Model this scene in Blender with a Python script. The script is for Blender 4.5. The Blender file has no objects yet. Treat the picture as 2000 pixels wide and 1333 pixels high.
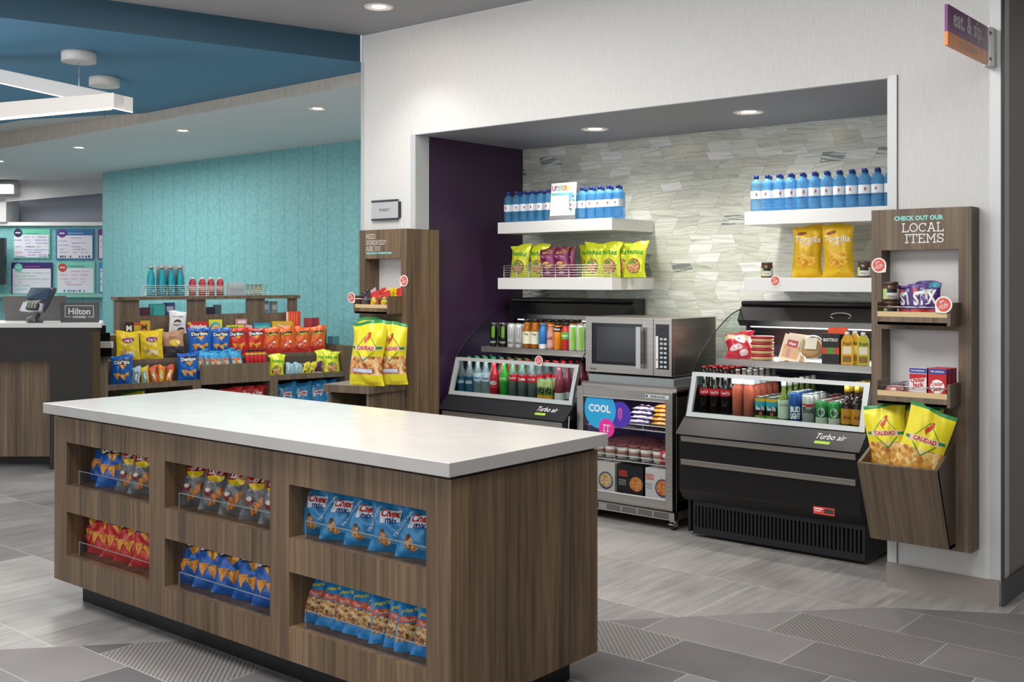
import bpy, math, random
from mathutils import Vector, Matrix
PI = math.pi
C = bpy.context.scene.collection
S = bpy.context.scene
# ------------------------------------------------------------------ camera
FPX, HOR, YAW, EYE = 2130.0, 545.0, 0.6957, 1.407
cam_d = bpy.data.cameras.new('camera'); cam = bpy.data.objects.new('camera', cam_d); C.objects.link(cam)
cam.location = (0, 0, EYE); cam.rotation_euler = (PI/2, 0, YAW)
cam_d.sensor_width = 36; cam_d.lens = 36*FPX/2000; cam_d.shift_y = (HOR-666.5)/2000
cam_d.clip_start = 0.05; cam_d.clip_end = 80
S.camera = cam
# ------------------------------------------------------------------ world, lights, exposure
w = bpy.data.worlds.new('room_glow'); S.world = w; w.use_nodes = True
w.node_tree.nodes['Background'].inputs[0].default_value = (0.93, 0.96, 1.0, 1)
w.node_tree.nodes['Background'].inputs[1].default_value = 0.58
S.view_settings.view_transform = 'Standard'; S.view_settings.look = 'None'
S.view_settings.gamma = 1; S.view_settings.use_curve_mapping = False
S.view_settings.exposure = 0.0
def area(name, loc, sx, sy, power, rot=(0,0,0), col=(1,0.97,0.93)):
    d = bpy.data.lights.new(name, 'AREA'); d.shape = 'RECTANGLE'; d.size = sx; d.size_y = sy
    d.energy = power; d.color = col
    o = bpy.data.objects.new(name, d); o.location = loc; o.rotation_euler = rot; C.objects.link(o); return o
def spot(name, loc, power, ang=100, blend=0.6, rot=(0,0,0), r=0.04, col=(1,0.95,0.88)):
    d = bpy.data.lights.new(name, 'SPOT'); d.energy = power; d.spot_size = math.radians(ang); d.spot_blend = blend
    d.shadow_soft_size = r; d.color = col
    o = bpy.data.objects.new(name, d); o.location = loc; o.rotation_euler = rot; C.objects.link(o); return o
area('overhead_fill', (-2.6, 1.9, 3.0), 1.6, 1.6, 92)  # added overhead fill lights, out of view, not fixtures of the room
area('overhead_fill', (-0.6, 2.6, 3.0), 1.4, 1.4, 28)
area('overhead_fill', (-4.3, 3.3, 3.0), 1.2, 1.2, 46)
area('front_fill', (-1.2, -2.6, 1.9), 4.5, 2.2, 48, (math.radians(82), 0, 0.25), (0.96, 0.98, 1.0))  # unseen fill lights added behind the camera; no windows modelled
area('front_fill', (-6.5, -2.5, 1.7), 5.0, 2.6, 52, (math.radians(80), 0, -0.15), (0.96, 0.98, 1.0))
area('ceiling_fill', (-0.9, 0.6, 1.5), 2.0, 2.0, 78, (PI, 0, 0))  # out-of-frame fill lights added facing up to brighten the ceilings
area('ceiling_fill', (-6.4, 0.6, 1.3), 2.5, 2.0, 80, (PI, 0, 0))
for ix in (-4.1, -3.3, -2.6):
    spot('island_top_fill', (ix, 2.75, 3.0), 62, 62, 0.9, (0, 0, 0), 0.12)  # spots without fixtures, added to brighten the island top
for q_ in ((-6.73, 5.65), (-8.67, 5.7), (-10.6, 5.75)):
    spot('soffit_downlight_beam', (q_[0], q_[1], 2.74), 26, 120, 0.8, (0, 0, 0), 0.06, (1, 0.98, 0.95))
area('corridor_fill', (0.2, 8.0, 2.9), 1.2, 1.6, 26)  # unseen light added for the blade sign and right return wall
area('gondola_fill', (-6.9, 5.8, 2.6), 0.8, 1.0, 30, (0, 0, 0))  # unseen light added to brighten the gondola bags
area('lobby_fill', (-9.2, 3.2, 2.8), 2.2, 1.4, 80)  # unseen fill lights added for the teal wall, soffit and left floor
area('lobby_fill', (-11.0, 5.9, 2.7), 3.0, 0.9, 66)
area('lobby_fill', (-15.0, 6.3, 2.7), 1.5, 1.5, 45)
for lx in (-3.899, -2.85):
    spot('alcove_downlight_beam', (lx, 5.46, 2.31), 36, 140, 0.8)
spot('ceiling_downlight_beam', (-4.77, 4.48, 3.0), 24, 110, 0.8)

# ------------------------------------------------------------------ pixel rays to real planes
ca, sa = math.cos(YAW), -math.sin(YAW)
def ray(u, v):
    s = (u-1000)/FPX
    return (s*ca+sa, -s*sa+ca, (HOR-v)/FPX)
def atY(u, v, Y):
    d = ray(u, v); k = Y/d[1]; return (k*d[0], Y, EYE+k*d[2])
def XY(u, Y): return atY(u, 500, Y)[0]

# ------------------------------------------------------------------ materials
def lin(c):
    if isinstance(c, str):
        c = tuple(int(c[i:i+2], 16)/255 for i in (0, 2, 4))
    return tuple((x/12.92 if x <= 0.04045 else ((x+0.055)/1.055)**2.4) for x in c)
MATS = {}
def M(name, col='808080', rough=0.5, metal=0.0, emit=0.0, spec=0.5, coat=0.0):
    if name in MATS: return MATS[name]
    m = bpy.data.materials.new(name); m.use_nodes = True
    b = m.node_tree.nodes['Principled BSDF']
    b.inputs['Base Color'].default_value = (*lin(col), 1)
    b.inputs['Roughness'].default_value = rough; b.inputs['Metallic'].default_value = metal
    b.inputs['Specular IOR Level'].default_value = spec; b.inputs['Coat Weight'].default_value = coat
    if emit:
        b.inputs['Emission Color'].default_value = (*lin(col), 1); b.inputs['Emission Strength'].default_value = emit
    MATS[name] = m; return m
def P(col, rough=0.45, metal=0.0):
    return M('paint_%s_%d_%d' % (col, rough*100, metal*100), col, rough, metal)
def foil(col): return M('foil_'+col, col, 0.33, 0.12, spec=0.6)
def nd(m): return m.node_tree.nodes, m.node_tree.links
class NB:
    """tiny node builder"""
    def __init__(s, name, rough=0.5, metal=0.0):
        s.m = bpy.data.materials.new(name); s.m.use_nodes = True
        s.n, s.l = s.m.node_tree.nodes, s.m.node_tree.links
        s.b = s.n['Principled BSDF']; s.b.inputs['Roughness'].default_value = rough; s.b.inputs['Metallic'].default_value = metal
        MATS[name] = s.m
    def new(s, t, **kw):
        n = s.n.new(t)
        for k, v in kw.items(): setattr(n, k, v)
        return n
    def put(s, sock, v):
        if hasattr(v, 'type') and hasattr(v, 'links'): s.l.new(v, sock)
        elif v is not None: sock.default_value = v
    def math(s, op, a, b=None, c=None):
        n = s.new('ShaderNodeMath', operation=op)
        for i, v in enumerate((a, b, c)):
            if v is not None: s.put(n.inputs[i], v)
        return n.outputs[0]
    def xyz(s, world=False):
        if world: o = s.new('ShaderNodeNewGeometry').outputs['Position']
        else: o = s.new('ShaderNodeTexCoord').outputs['Object']
        q = s.new('ShaderNodeSeparateXYZ'); s.l.new(o, q.inputs[0]); return q.outputs, o
    def comb(s, x, y, z):
        n = s.new('ShaderNodeCombineXYZ')
        for i, v in enumerate((x, y, z)): s.put(n.inputs[i], v)
        return n.outputs[0]
    def scale(s, vec, sc):
        n = s.new('ShaderNodeVectorMath', operation='MULTIPLY'); s.l.new(vec, n.inputs[0]); n.inputs[1].default_value = sc; return n.outputs[0]
    def noise(s, vec, scale=5, detail=3, rough=0.6, dist=0.0):
        n = s.new('ShaderNodeTexNoise'); s.l.new(vec, n.inputs['Vector']); n.inputs['Scale'].default_value = scale
        n.inputs['Detail'].default_value = detail; n.inputs['Roughness'].default_value = rough; n.inputs['Distortion'].default_value = dist
        return n.outputs[0]
    def white(s, vec):
        n = s.new('ShaderNodeTexWhiteNoise'); s.l.new(vec, n.inputs['Vector']); return n.outputs['Value']
    def ramp(s, fac, stops, interp='LINEAR'):
        n = s.new('ShaderNodeValToRGB'); n.color_ramp.interpolation = interp; e = n.color_ramp.elements
        while len(e) < len(stops): e.new(0.5)
        for i, (p, c) in enumerate(stops):
            e[i].position = p; e[i].color = (*lin(c), 1)
        s.l.new(fac, n.inputs[0]); return n.outputs[0]
    def mix(s, fac, a, b, mode='MIX'):
        n = s.new('ShaderNodeMix', data_type='RGBA', blend_type=mode)
        s.put(n.inputs[0], fac); s.put(n.inputs[6], a if not isinstance(a, str) else (*lin(a), 1)); s.put(n.inputs[7], b if not isinstance(b, str) else (*lin(b), 1))
        return n.outputs[2]
    def bump(s, h, strength=0.3, dist=0.01):
        n = s.new('ShaderNodeBump'); n.inputs['Strength'].default_value = strength; n.inputs['Distance'].default_value = dist
        s.l.new(h, n.inputs['Height']); s.l.new(n.outputs[0], s.b.inputs['Normal'])
    def col(s, c): s.put(s.b.inputs['Base Color'], c)

def glass(name, tint='e8f0ee', gloss=0.12, rough=0.02):
    if name in MATS: return MATS[name]
    m = bpy.data.materials.new(name); m.use_nodes = True; n, l = nd(m); n.clear()
    o = n.new('ShaderNodeOutputMaterial'); mx = n.new('ShaderNodeMixShader'); t = n.new('ShaderNodeBsdfTransparent'); g = n.new('ShaderNodeBsdfGlossy')
    t.inputs[0].default_value = (*lin(tint), 1); g.inputs['Roughness'].default_value = rough
    lw = n.new('ShaderNodeLayerWeight'); lw.inputs[0].default_value = gloss
    mp = n.new('ShaderNodeMath'); mp.operation = 'MULTIPLY'; mp.inputs[1].default_value = 0.5
    l.new(lw.outputs['Fresnel'], mp.inputs[0]); l.new(mp.outputs[0], mx.inputs[0]); l.new(t.outputs[0], mx.inputs[1]); l.new(g.outputs[0], mx.inputs[2]); l.new(mx.outputs[0], o.inputs[0])
    MATS[name] = m; return m
def tinted(name, col, alpha=0.5, rough=0.12):
    """coloured translucent plastic: part see-through, part coloured body"""
    if name in MATS: return MATS[name]
    m = bpy.data.materials.new(name); m.use_nodes = True; n, l = nd(m); b = n['Principled BSDF']
    b.inputs['Base Color'].default_value = (*lin(col), 1); b.inputs['Roughness'].default_value = rough
    t = n.new('ShaderNodeBsdfTransparent'); t.inputs[0].default_value = (*[0.55+0.45*x for x in lin(col)], 1)
    mx = n.new('ShaderNodeMixShader'); mx.inputs[0].default_value = alpha
    l.new(t.outputs[0], mx.inputs[1]); l.new(b.outputs[0], mx.inputs[2]); l.new(mx.outputs[0], n['Material Output'].inputs[0])
    MATS[name] = m; return m

def make_wood(name, c0, c1, c2, sc=(1, 1, 1)):
    b = NB(name, 0.5)
    (x, y, z), vec = b.xyz(True)
    h = b.math('ADD', b.math('MULTIPLY', x, 1.0), b.math('MULTIPLY', y, 0.93 if sc[1] == 1 else 0.0))
    plank = b.math('FLOOR', b.math('MULTIPLY', h, 9.0))
    tone = b.white(b.comb(plank, 0.0, 0.0))
    v2 = b.scale(vec, (22*sc[0], 22*sc[1], 0.9*sc[2]))
    g1 = b.noise(v2, 1.0, 4, 0.65, 0.6)
    v3 = b.scale(vec, (110, 110*sc[1], 2.2))
    g2 = b.noise(v3, 1.0, 2, 0.5)
    v4 = b.scale(vec, (9, 9*sc[1], 0.7)); g3 = b.noise(v4, 1.0, 2, 0.5)
    f = b.math('ADD', b.math('MULTIPLY', g1, 0.42), b.math('ADD', b.math('MULTIPLY', g2, 0.30), b.math('ADD', b.math('MULTIPLY', tone, 0.07), b.math('MULTIPLY', g3, 0.21))))
    b.col(b.ramp(f, [(0.33, c0), (0.5, c1), (0.68, c2)]))
    b.bump(g2, 0.12, 0.002)
    return b.m
WOOD = make_wood('walnut_laminate', '3b2f24', '6d5842', '94795a')
WOODX = make_wood('slanted_walnut_laminate', '3d342b', '655545', '7f6d59', (1, 0.04, 1))
WOODG = make_wood('grey_walnut_laminate', '42382e', '6a5948', '87745f')
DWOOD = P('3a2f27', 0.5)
BEIGEW = P('d9bd8e', 0.5)
WHITE = P('eeeeec', 0.35); BLACK = P('101012', 0.35); SHELFW = P('e9e9e7', 0.3)
STEEL = NB('brushed_steel', 0.32, 1.0)
_x, _v = STEEL.xyz(True)
_g = STEEL.noise(STEEL.scale(_v, (2, 2, 240)), 1.0, 2, 0.5)
STEEL.col(STEEL.ramp(_g, [(0.2, 'aaa5a0'), (0.8, 'c6c1bb')])); STEEL = STEEL.m
CHROME = M('chrome', 'd0d0d0', 0.15, 1.0)
ALU = M('satin_aluminium', 'c4c6c6', 0.35, 0.6)
WIREW = P('e9e6e0', 0.4)

# ------------------------------------------------------------------ text (built-in font) cache
TXT = {}
def text2d(s, bold=0.0):
    k = (s, bold)
    if k in TXT: return TXT[k]
    cu = bpy.data.curves.new('t', 'FONT'); cu.body = s; cu.size = 1.0; cu.resolution_u = 2; cu.offset = bold
    cu.fill_mode = 'FRONT' if hasattr(cu, 'fill_mode') else cu.fill_mode
    o = bpy.data.objects.new('t', cu); C.objects.link(o)
    dg = bpy.context.evaluated_depsgraph_get(); me = bpy.data.meshes.new_from_object(o.evaluated_get(dg))
    vs = [(v.co.x, v.co.y) for v in me.vertices]; fs = [tuple(p.vertices) for p in me.polygons]
    bpy.data.objects.remove(o); bpy.data.curves.remove(cu); bpy.data.meshes.remove(me)
    x0 = min(v[0] for v in vs); x1 = max(v[0] for v in vs); hcap = 0.69
    vs = [((v[0]-(x0+x1)/2)/hcap, v[1]/hcap) for v in vs]
    TXT[k] = (vs, fs, (x1-x0)/hcap); return TXT[k]
# slab-serif strokes for the few slab lettered signs
def arc(cx, cy, rx, ry, a0, a1, n=14):
    return [(cx+rx*math.cos(math.radians(a0+(a1-a0)*i/n)), cy+ry*math.sin(math.radians(a0+(a1-a0)*i/n))) for i in range(n+1)]
SLAB = {
 'L': (.72, [[(.15,0),(.15,1)],[(.0,1),(.32,1)],[(0,0),(.7,0),(.7,.2)]]),
 'O': (.9, [arc(.45,.5,.42,.48,0,360,24)]),
 'C': (.82, [arc(.44,.5,.4,.48,45,315,20),[(.76,.98),(.76,.72)]]),
 'A': (.9, [[(.12,0),(.42,1),(.48,1),(.78,0)],[(.25,.33),(.66,.33)],[(0,0),(.25,0)],[(.65,0),(.9,0)],[(.3,1),(.5,1)]]),
 'I': (.34, [[(.17,0),(.17,1)],[(0,0),(.34,0)],[(0,1),(.34,1)]]),
 'T': (.76, [[(.38,0),(.38,1)],[(0,.78),(0,1),(.76,1),(.76,.78)],[(.22,0),(.54,0)]]),
 'E': (.7, [[(.15,0),(.15,1)],[(0,1),(.66,1),(.66,.82)],[(0,0),(.68,0),(.68,.2)],[(.15,.52),(.5,.52)]]),
 'M': (1.02, [[(.15,0),(.15,1),(.51,.35),(.87,1),(.87,0)],[(0,0),(.3,0)],[(.72,0),(1.02,0)],[(0,1),(.15,1)],[(.87,1),(1.02,1)]]),
 'S': (.64, [arc(.32,.74,.27,.25,30,250,12)+arc(.32,.26,.28,.25,80,-150,14),[(.6,.98),(.6,.74)],[(.03,.02),(.03,.28)]]),
 'N': (.88, [[(.14,0),(.14,1),(.74,0),(.74,1)],[(0,0),(.28,0)],[(0,1),(.14,1)],[(.6,1),(.88,1)]]),
 'D': (.84, [[(.15,0),(.15,1)],[(0,0),(.4,0)]+arc(.4,.5,.38,.5,-90,90,12)+[(0,1)]]),
 'U': (.86, [[(.14,1),(.14,.35)]+arc(.43,.33,.29,.33,180,360,10)+[(.72,1)],[(0,1),(.28,1)],[(.58,1),(.86,1)]]),
 'R': (.82, [[(.15,0),(.15,1)],[(0,1),(.45,1)]+arc(.45,.76,.26,.24,90,-90,8)+[(.15,.52)],[(.42,.52),(.7,0),(.82,0)],[(0,0),(.3,0)]]),
 'K': (.84, [[(.15,0),(.15,1)],[(.7,1),(.18,.42)],[(.34,.58),(.7,0)],[(0,0),(.3,0)],[(0,1),(.3,1)],[(.56,1),(.84,1)],[(.56,0),(.84,0)]]),
 '?': (.55, [arc(.27,.74,.24,.25,170,-60,10)+[(.27,.38),(.27,.28)],[(.27,.06),(.27,-.03)]]),
 '!': (.2, [[(.1,1),(.1,.3)],[(.1,.06),(.1,-.03)]]),
 ' ': (.35, []),
}
# ------------------------------------------------------------------ mesh builder
class MB:
    def __init__(s): s.v, s.f, s.mi, s.mats, s.sm = [], [], [], [], []
    def idx(s, m):
        if m not in s.mats: s.mats.append(m)
        return s.mats.index(m)
    def add(s, vs, fs, m, smooth=False):
        o = len(s.v); s.v += [tuple(v) for v in vs]; i = s.idx(m)
        for f in fs: s.f.append(tuple(a+o for a in f)); s.mi.append(i); s.sm.append(smooth)
        return s
    def box(s, x0, y0, z0, x1, y1, z1, m):
        x0, x1 = min(x0, x1), max(x0, x1); y0, y1 = min(y0, y1), max(y0, y1); z0, z1 = min(z0, z1), max(z0, z1)
        v = [(x0,y0,z0),(x1,y0,z0),(x1,y1,z0),(x0,y1,z0),(x0,y0,z1),(x1,y0,z1),(x1,y1,z1),(x0,y1,z1)]
        return s.add(v, [(0,3,2,1),(4,5,6,7),(0,1,5,4),(1,2,6,5),(2,3,7,6),(3,0,4,7)], m)
    def prism(s, poly, a0, a1, m, axis='x', smooth=False):
        """poly in the two other axes; x: (y,z); y: (x,z); z: (x,y)"""
        n = len(poly)
        def mk(p, a):
            return {'x': (a, p[0], p[1]), 'y': (p[0], a, p[1]), 'z': (p[0], p[1], a)}[axis]
        v = [mk(p, a0) for p in poly]+[mk(p, a1) for p in poly]
        s.add(v, [tuple(range(n-1, -1, -1)), tuple(range(n, 2*n))], m)
        return s.add(v, [(i, (i+1) % n, n+(i+1) % n, n+i) for i in range(n)], m, smooth)
    def strip(s, pts, t, a0, a1, m, axis='x'):
        """open polyline (2d) thickened by t and extruded: curved sheet"""
        off = []
        for i, p in enumerate(pts):
            a = pts[max(i-1, 0)]; b = pts[min(i+1, len(pts)-1)]
            d = Vector((b[0]-a[0], b[1]-a[1])).normalized(); off.append((p[0]-d[1]*t, p[1]+d[0]*t))
        return s.prism(list(pts)+off[::-1], a0, a1, m, axis)
    def tube(s, pts, r, m, n=6):
        pts = [Vector(p) for p in pts]; rings = []
        for i, p in enumerate(pts):
            d = (pts[min(i+1, len(pts)-1)]-pts[max(i-1, 0)]).normalized()
            up = Vector((0, 0, 1)) if abs(d.z) < 0.9 else Vector((1, 0, 0))
            a = d.cross(up).normalized(); b = d.cross(a)
            rings.append([p+r*(a*math.cos(2*PI*k/n)+b*math.sin(2*PI*k/n)) for k in range(n)])
        v = [q for R in rings for q in R]; f = []
        for i in range(len(rings)-1):
            for k in range(n): f.append((i*n+k, i*n+(k+1) % n, (i+1)*n+(k+1) % n, (i+1)*n+k))
        f.append(tuple(range(n))); f.append(tuple((len(rings)-1)*n+k for k in range(n-1, -1, -1)))
        return s.add(v, f, m, True)
    def lathe(s, prof, m, n=16, c=(0, 0), a0=0, a1=360, caps=True):
        """prof: [(r,z[,mat])]"""
        full = abs(a1-a0) >= 359.9; k = n if full else n+1
        v = []
        for p in prof:
            for i in range(k):
                a = math.radians(a0+(a1-a0)*i/n); v.append((c[0]+p[0]*math.cos(a), c[1]+p[0]*math.sin(a), p[1]))
        for j in range(len(prof)-1):
            mm = prof[j][2] if len(prof[j]) > 2 else m
            fs = []
            for i in range(n):
                i2 = (i+1) % k; fs.append((j*k+i, j*k+i2, (j+1)*k+i2, (j+1)*k+i))
            base = len(s.v)
            if j == 0: s.v += v; s._b = base
            ii = s.idx(mm)
            for f in fs: s.f.append(tuple(a+s._b for a in f)); s.mi.append(ii); s.sm.append(True)
        if full and caps:
            for j in (0, len(prof)-1):
                if prof[j][0] > 1e-4:
                    f = [s._b+j*k+i for i in range(k)]
                    s.f.append(tuple(f[::-1] if j == 0 else f)); s.mi.append(s.idx(prof[j][2] if len(prof[j]) > 2 else m)); s.sm.append(False)
        return s
    def flat(s, pts2, y, m, T=None):
        """2d polygon in x,z facing -y"""
        v = [(p[0], y, p[1]) for p in pts2]
        return s.add(v, [tuple(range(len(v)))], m)
    def text(s, t, x, z, h, m, y=0, bold=0.0, shear=0.0, align='c', maxw=None, rot=0.0, fn=None):
        vs, fs, wd = text2d(t, bold); k = 1.0
        if maxw and wd*h > maxw: k = maxw/(wd*h)
        dx = {'c': 0, 'l': wd*h*k/2, 'r': -wd*h*k/2}[align]
        out = []; c_, s_ = math.cos(rot), math.sin(rot)
        for a, b in vs:
            px = a*h*k+shear*b*h; pz = b*h
            px, pz = px*c_-pz*s_, px*s_+pz*c_
            px += x+dx; pz += z
            out.append(fn(px, pz) if fn else (px, y, pz))
        return s.add(out, fs, m)
    def slab(s, t, x, z, h, m, y=0, wt=0.13, gap=0.14, align='l', maxw=None, depth=0.0):
        wd = sum(SLAB[c][0]+gap for c in t)-gap; k = 1.0
        if maxw: k = maxw/(wd*h)
        x -= {'l': 0, 'c': wd*h*k/2, 'r': wd*h*k}[align]
        for c in t:
            cw, lines = SLAB[c]
            for ln in lines:
                for i in range(len(ln)-1):
                    a = Vector((ln[i][0]*k, ln[i][1])); b = Vector((ln[i+1][0]*k, ln[i+1][1])); d = b-a
                    if d.length < 1e-6: continue
                    d.normalize(); p = Vector((-d.y, d.x))*wt/2; a2 = a-d*wt*0.35; b2 = b+d*wt*0.35
                    q = [a2-p, b2-p, b2+p, a2+p]
                    s._k = getattr(s, '_k', 0)+1; s.flat([(x+j.x*h, z+j.y*h) for j in q], y-2e-5*(s._k % 60), m)
            x += (cw+gap)*h*k
        return s
    def wire(s, x0, y0, x1, y1, z0, z1, rows, posts, m, r=0.0018, back=True):
        """open wire basket: horizontal hoops and posts"""
        for i in range(rows):
            z = z0+(z1-z0)*i/(rows-1)
            s.tube([(x0, y1, z), (x0, y0, z), (x1, y0, z), (x1, y1, z)]+([(x0, y1, z)] if back else []), r, m, 5)
        for i in range(posts):
            x = x0+(x1-x0)*i/(posts-1)
            s.tube([(x, y0, z0), (x, y0, z1)], r*1.2, m, 5)
            if back: s.tube([(x, y1, z0), (x, y1, z1)], r, m, 5)
        return s
    def mesh(s, name):
        me = bpy.data.meshes.new(name); me.from_pydata(s.v, [], s.f)
        for m in s.mats: me.materials.append(m)
        me.polygons.foreach_set('material_index', s.mi); me.polygons.foreach_set('use_smooth', s.sm); me.update(); return me
    def obj(s, name, parent=None, loc=(0, 0, 0), rz=0, bevel=0.0, kind=None):
        o = bpy.data.objects.new(name, s.mesh(name)); C.objects.link(o); o.location = loc; o.rotation_euler = (0, 0, rz)
        if parent: o.parent = parent
        if bevel:
            b = o.modifiers.new('bevel', 'BEVEL'); b.width = bevel; b.segments = 2; b.limit_method = 'ANGLE'
        if kind: o['kind'] = kind
        return o
def tag(o, label, cat, group=None):
    o['label'] = label; o['category'] = cat
    if group: o['group'] = group
    return o
def thing(name, label, cat, loc=(0, 0, 0), rz=0, group=None, rx=0, ry=0):
    o = bpy.data.objects.new(name, None); C.objects.link(o); o.location = loc; o.rotation_euler = (rx, ry, rz); o.empty_display_size = 0.05
    return tag(o, label, cat, group)
class Proto:
    """a kind of thing: its parts as shared meshes"""
    def __init__(s, name, parts): s.name = name; s.parts = [(n, mb.mesh(n) if isinstance(mb, MB) else mb) for n, mb in parts]
    def put(s, label, cat, loc, rz=0, rx=0, ry=0, group=None, name=None, sc=None):
        if len(s.parts) == 1:
            o = bpy.data.objects.new(name or s.name, s.parts[0][1]); C.objects.link(o)
            o.location = loc; o.rotation_euler = (rx, ry, rz); tag(o, label, cat, group)
            if sc: o.scale = sc
            return o
        t = thing(name or s.name, label, cat, loc, rz, group, rx, ry)
        for n, me in s.parts:
            o = bpy.data.objects.new(n, me); C.objects.link(o); o.parent = t
        if sc: t.scale = sc
        return t
def struct(name, mb, bevel=0.0): return mb.obj(name, kind='structure', bevel=bevel)
ORD = ['first', 'second', 'third', 'fourth', 'fifth', 'sixth', 'seventh', 'eighth', 'ninth', 'tenth', 'eleventh', 'twelfth', 'thirteenth', 'fourteenth']
def ordn(i, n):
    if i == 0: return 'leftmost'
    if i == n-1: return 'rightmost'
    return ORD[i]+' from left'
# ================================================================== SETTING
YW, YB, XO0, XO1, XL, XR = 4.945, 6.027, -4.932, -1.880, -5.436, -1.391
ZO, ZC, ZB, ZS = 2.328, 3.029, 2.85, 2.765
# floor: light stone planks beyond, dark carpet tiles in front of a diagonal line
b = NB('floor_tiles', 0.42)
(x, y, z), vec = b.xyz(True)
r1 = b.math('DIVIDE', b.math('SUBTRACT', y, 2.078), 0.6175); row1 = b.math('FLOOR', r1); fr1 = b.math('FRACT', r1)
c1 = b.math('DIVIDE', b.math('ADD', b.math('ADD', x, 4.2), b.math('MULTIPLY', row1, 0.2)), 1.22); col1 = b.math('FLOOR', c1); fc1 = b.math('FRACT', c1)
t1 = b.white(b.comb(row1, col1, 3.0))
st = b.noise(b.comb(b.math('ADD', b.math('MULTIPLY', x, 26.0), b.math('MULTIPLY', t1, 37.0)), b.math('MULTIPLY', y, 2.2), 0.0), 1.0, 3, 0.6, 0.3)
cl = b.noise(b.comb(b.math('ADD', x, b.math('MULTIPLY', t1, 9.0)), y, 0.0), 2.2, 3, 0.55)
f1 = b.math('ADD', b.math('MULTIPLY', st, 0.46), b.math('ADD', b.math('MULTIPLY', t1, 0.26), b.math('MULTIPLY', cl, 0.36)))
light = b.ramp(f1, [(0.32, '666462'), (0.52, '888583'), (0.74, 'aba8a5')])
def joint(fr, wdt): 
    return b.math('MAXIMUM', b.math('LESS_THAN', fr, wdt), b.math('GREATER_THAN', fr, 1-wdt))
j1 = b.math('MAXIMUM', joint(fr1, 0.004), joint(fc1, 0.002))
light = b.mix(b.math('MULTIPLY', j1, 0.55), light, 'cfcac4')
r2 = b.math('DIVIDE', b.math('SUBTRACT', y, 3.69), 0.309); row2 = b.math('FLOOR', r2); fr2 = b.math('FRACT', r2)
c2 = b.math('DIVIDE', b.math('SUBTRACT', b.math('ADD', x, 1.807), b.math('MULTIPLY', row2, -0.2)), 0.6); c2 = b.math('ADD', c2, 0.0)
col2 = b.math('FLOOR', c2); fc2 = b.math('FRACT', c2)
t2 = b.white(b.comb(row2, col2, 11.0)); t3 = b.white(b.comb(row2, col2, 5.0))
fz = b.noise(b.scale(vec, (160, 160, 160)), 1.0, 2, 0.6); cz = b.noise(vec, 3.0, 2, 0.5)
f2 = b.math('ADD', b.math('MULTIPLY', fz, 0.22), b.math('ADD', b.math('MULTIPLY', t2, 0.45), b.math('MULTIPLY', cz, 0.3)))
dark = b.ramp(f2, [(0.25, '575457'), (0.5, '6d6a6b'), (0.8, '817e7d')])
rib = b.math('SINE', b.math('MULTIPLY', b.math('ADD', b.math('MULTIPLY', x, 0.71), b.math('MULTIPLY', y, 0.70)), 2*PI/0.017))
ribm = b.math('GREATER_THAN', t3, 0.94)
for r_, c_ in ((-1, -2), (1, 0), (2, 1), (-5, -5), (-2, 1), (0, -7)):
    ribm = b.math('MAXIMUM', ribm, b.math('MULTIPLY', b.math('COMPARE', row2, float(r_), 0.1), b.math('COMPARE', col2, float(c_), 0.1)))
ribf = b.math('MULTIPLY', ribm, b.math('GREATER_THAN', rib, 0.0))
dark = b.mix(b.math('MULTIPLY', ribm, 0.3), dark, 'a5a19c'); dark = b.mix(b.math('MULTIPLY', ribf, 0.7), dark, '514e4c')
j2 = b.math('MAXIMUM', joint(fr2, 0.008), joint(fc2, 0.004))
dark = b.mix(b.math('MULTIPLY', j2, 0.5), dark, 'bdb8b2')
L1 = b.math('ADD', b.math('MULTIPLY', b.math('ADD', x, 4.14), 1.129), 1.93)
L2 = b.math('ADD', b.math('MULTIPLY', b.math('ADD', x, 1.78), 0.58), 4.594)
isd = b.math('LESS_THAN', y, b.math('MINIMUM', L1, L2))
b.col(b.mix(isd, light, dark))
b.put(b.b.inputs['Roughness'], b.math('ADD', 0.36, b.math('MULTIPLY', isd, 0.3)))
b.bump(b.math('ADD', st, b.math('MULTIPLY', ribf, -1.2)), 0.15, 0.004)
FLOORM = b.m
struct('floor', MB().box(-22, -4, -0.1, 4, 14, 0, FLOORM))

# wall covering: white with faint vertical weave
b = NB('white_wall_covering', 0.6)
(x, y, z), vec = b.xyz(True)
g = b.noise(b.scale(vec, (420, 420, 10)), 1.0, 2, 0.5)
b.col(b.ramp(g, [(0.3, 'd0d0ce'), (0.7, 'dedddb')])); b.bump(g, 0.1, 0.001)
WALLM = b.m
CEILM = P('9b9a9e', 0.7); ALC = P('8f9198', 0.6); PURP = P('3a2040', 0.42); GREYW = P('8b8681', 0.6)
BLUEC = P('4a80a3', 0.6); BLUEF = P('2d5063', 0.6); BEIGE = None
wl = MB()
wl.box(XL, YW, 0, XO0, YW+0.12, ZC, WALLM)            # left pier
wl.box(XO0, YW, ZO, XO1, YW+0.12, ZC, WALLM)          # head over the opening
wl.box(XO1, YW, 0, XR, YW+0.12, ZC, WALLM)            # right pier
struct('wall_front', wl)
struct('wall_left_return', MB().box(XL, YW+0.12, 0, XL+0.12, 7.2, ZC, WALLM))
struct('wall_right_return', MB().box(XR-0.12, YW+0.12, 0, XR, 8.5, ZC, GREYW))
struct('wall_alcove_left', MB().box(XO0-0.10, YW+0.12, 0, XO0, YB, ZO, PURP))
struct('wall_alcove_right', MB().box(XO1, YW+0.12, 0, XO1+0.10, YB, ZO, WALLM))
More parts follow.
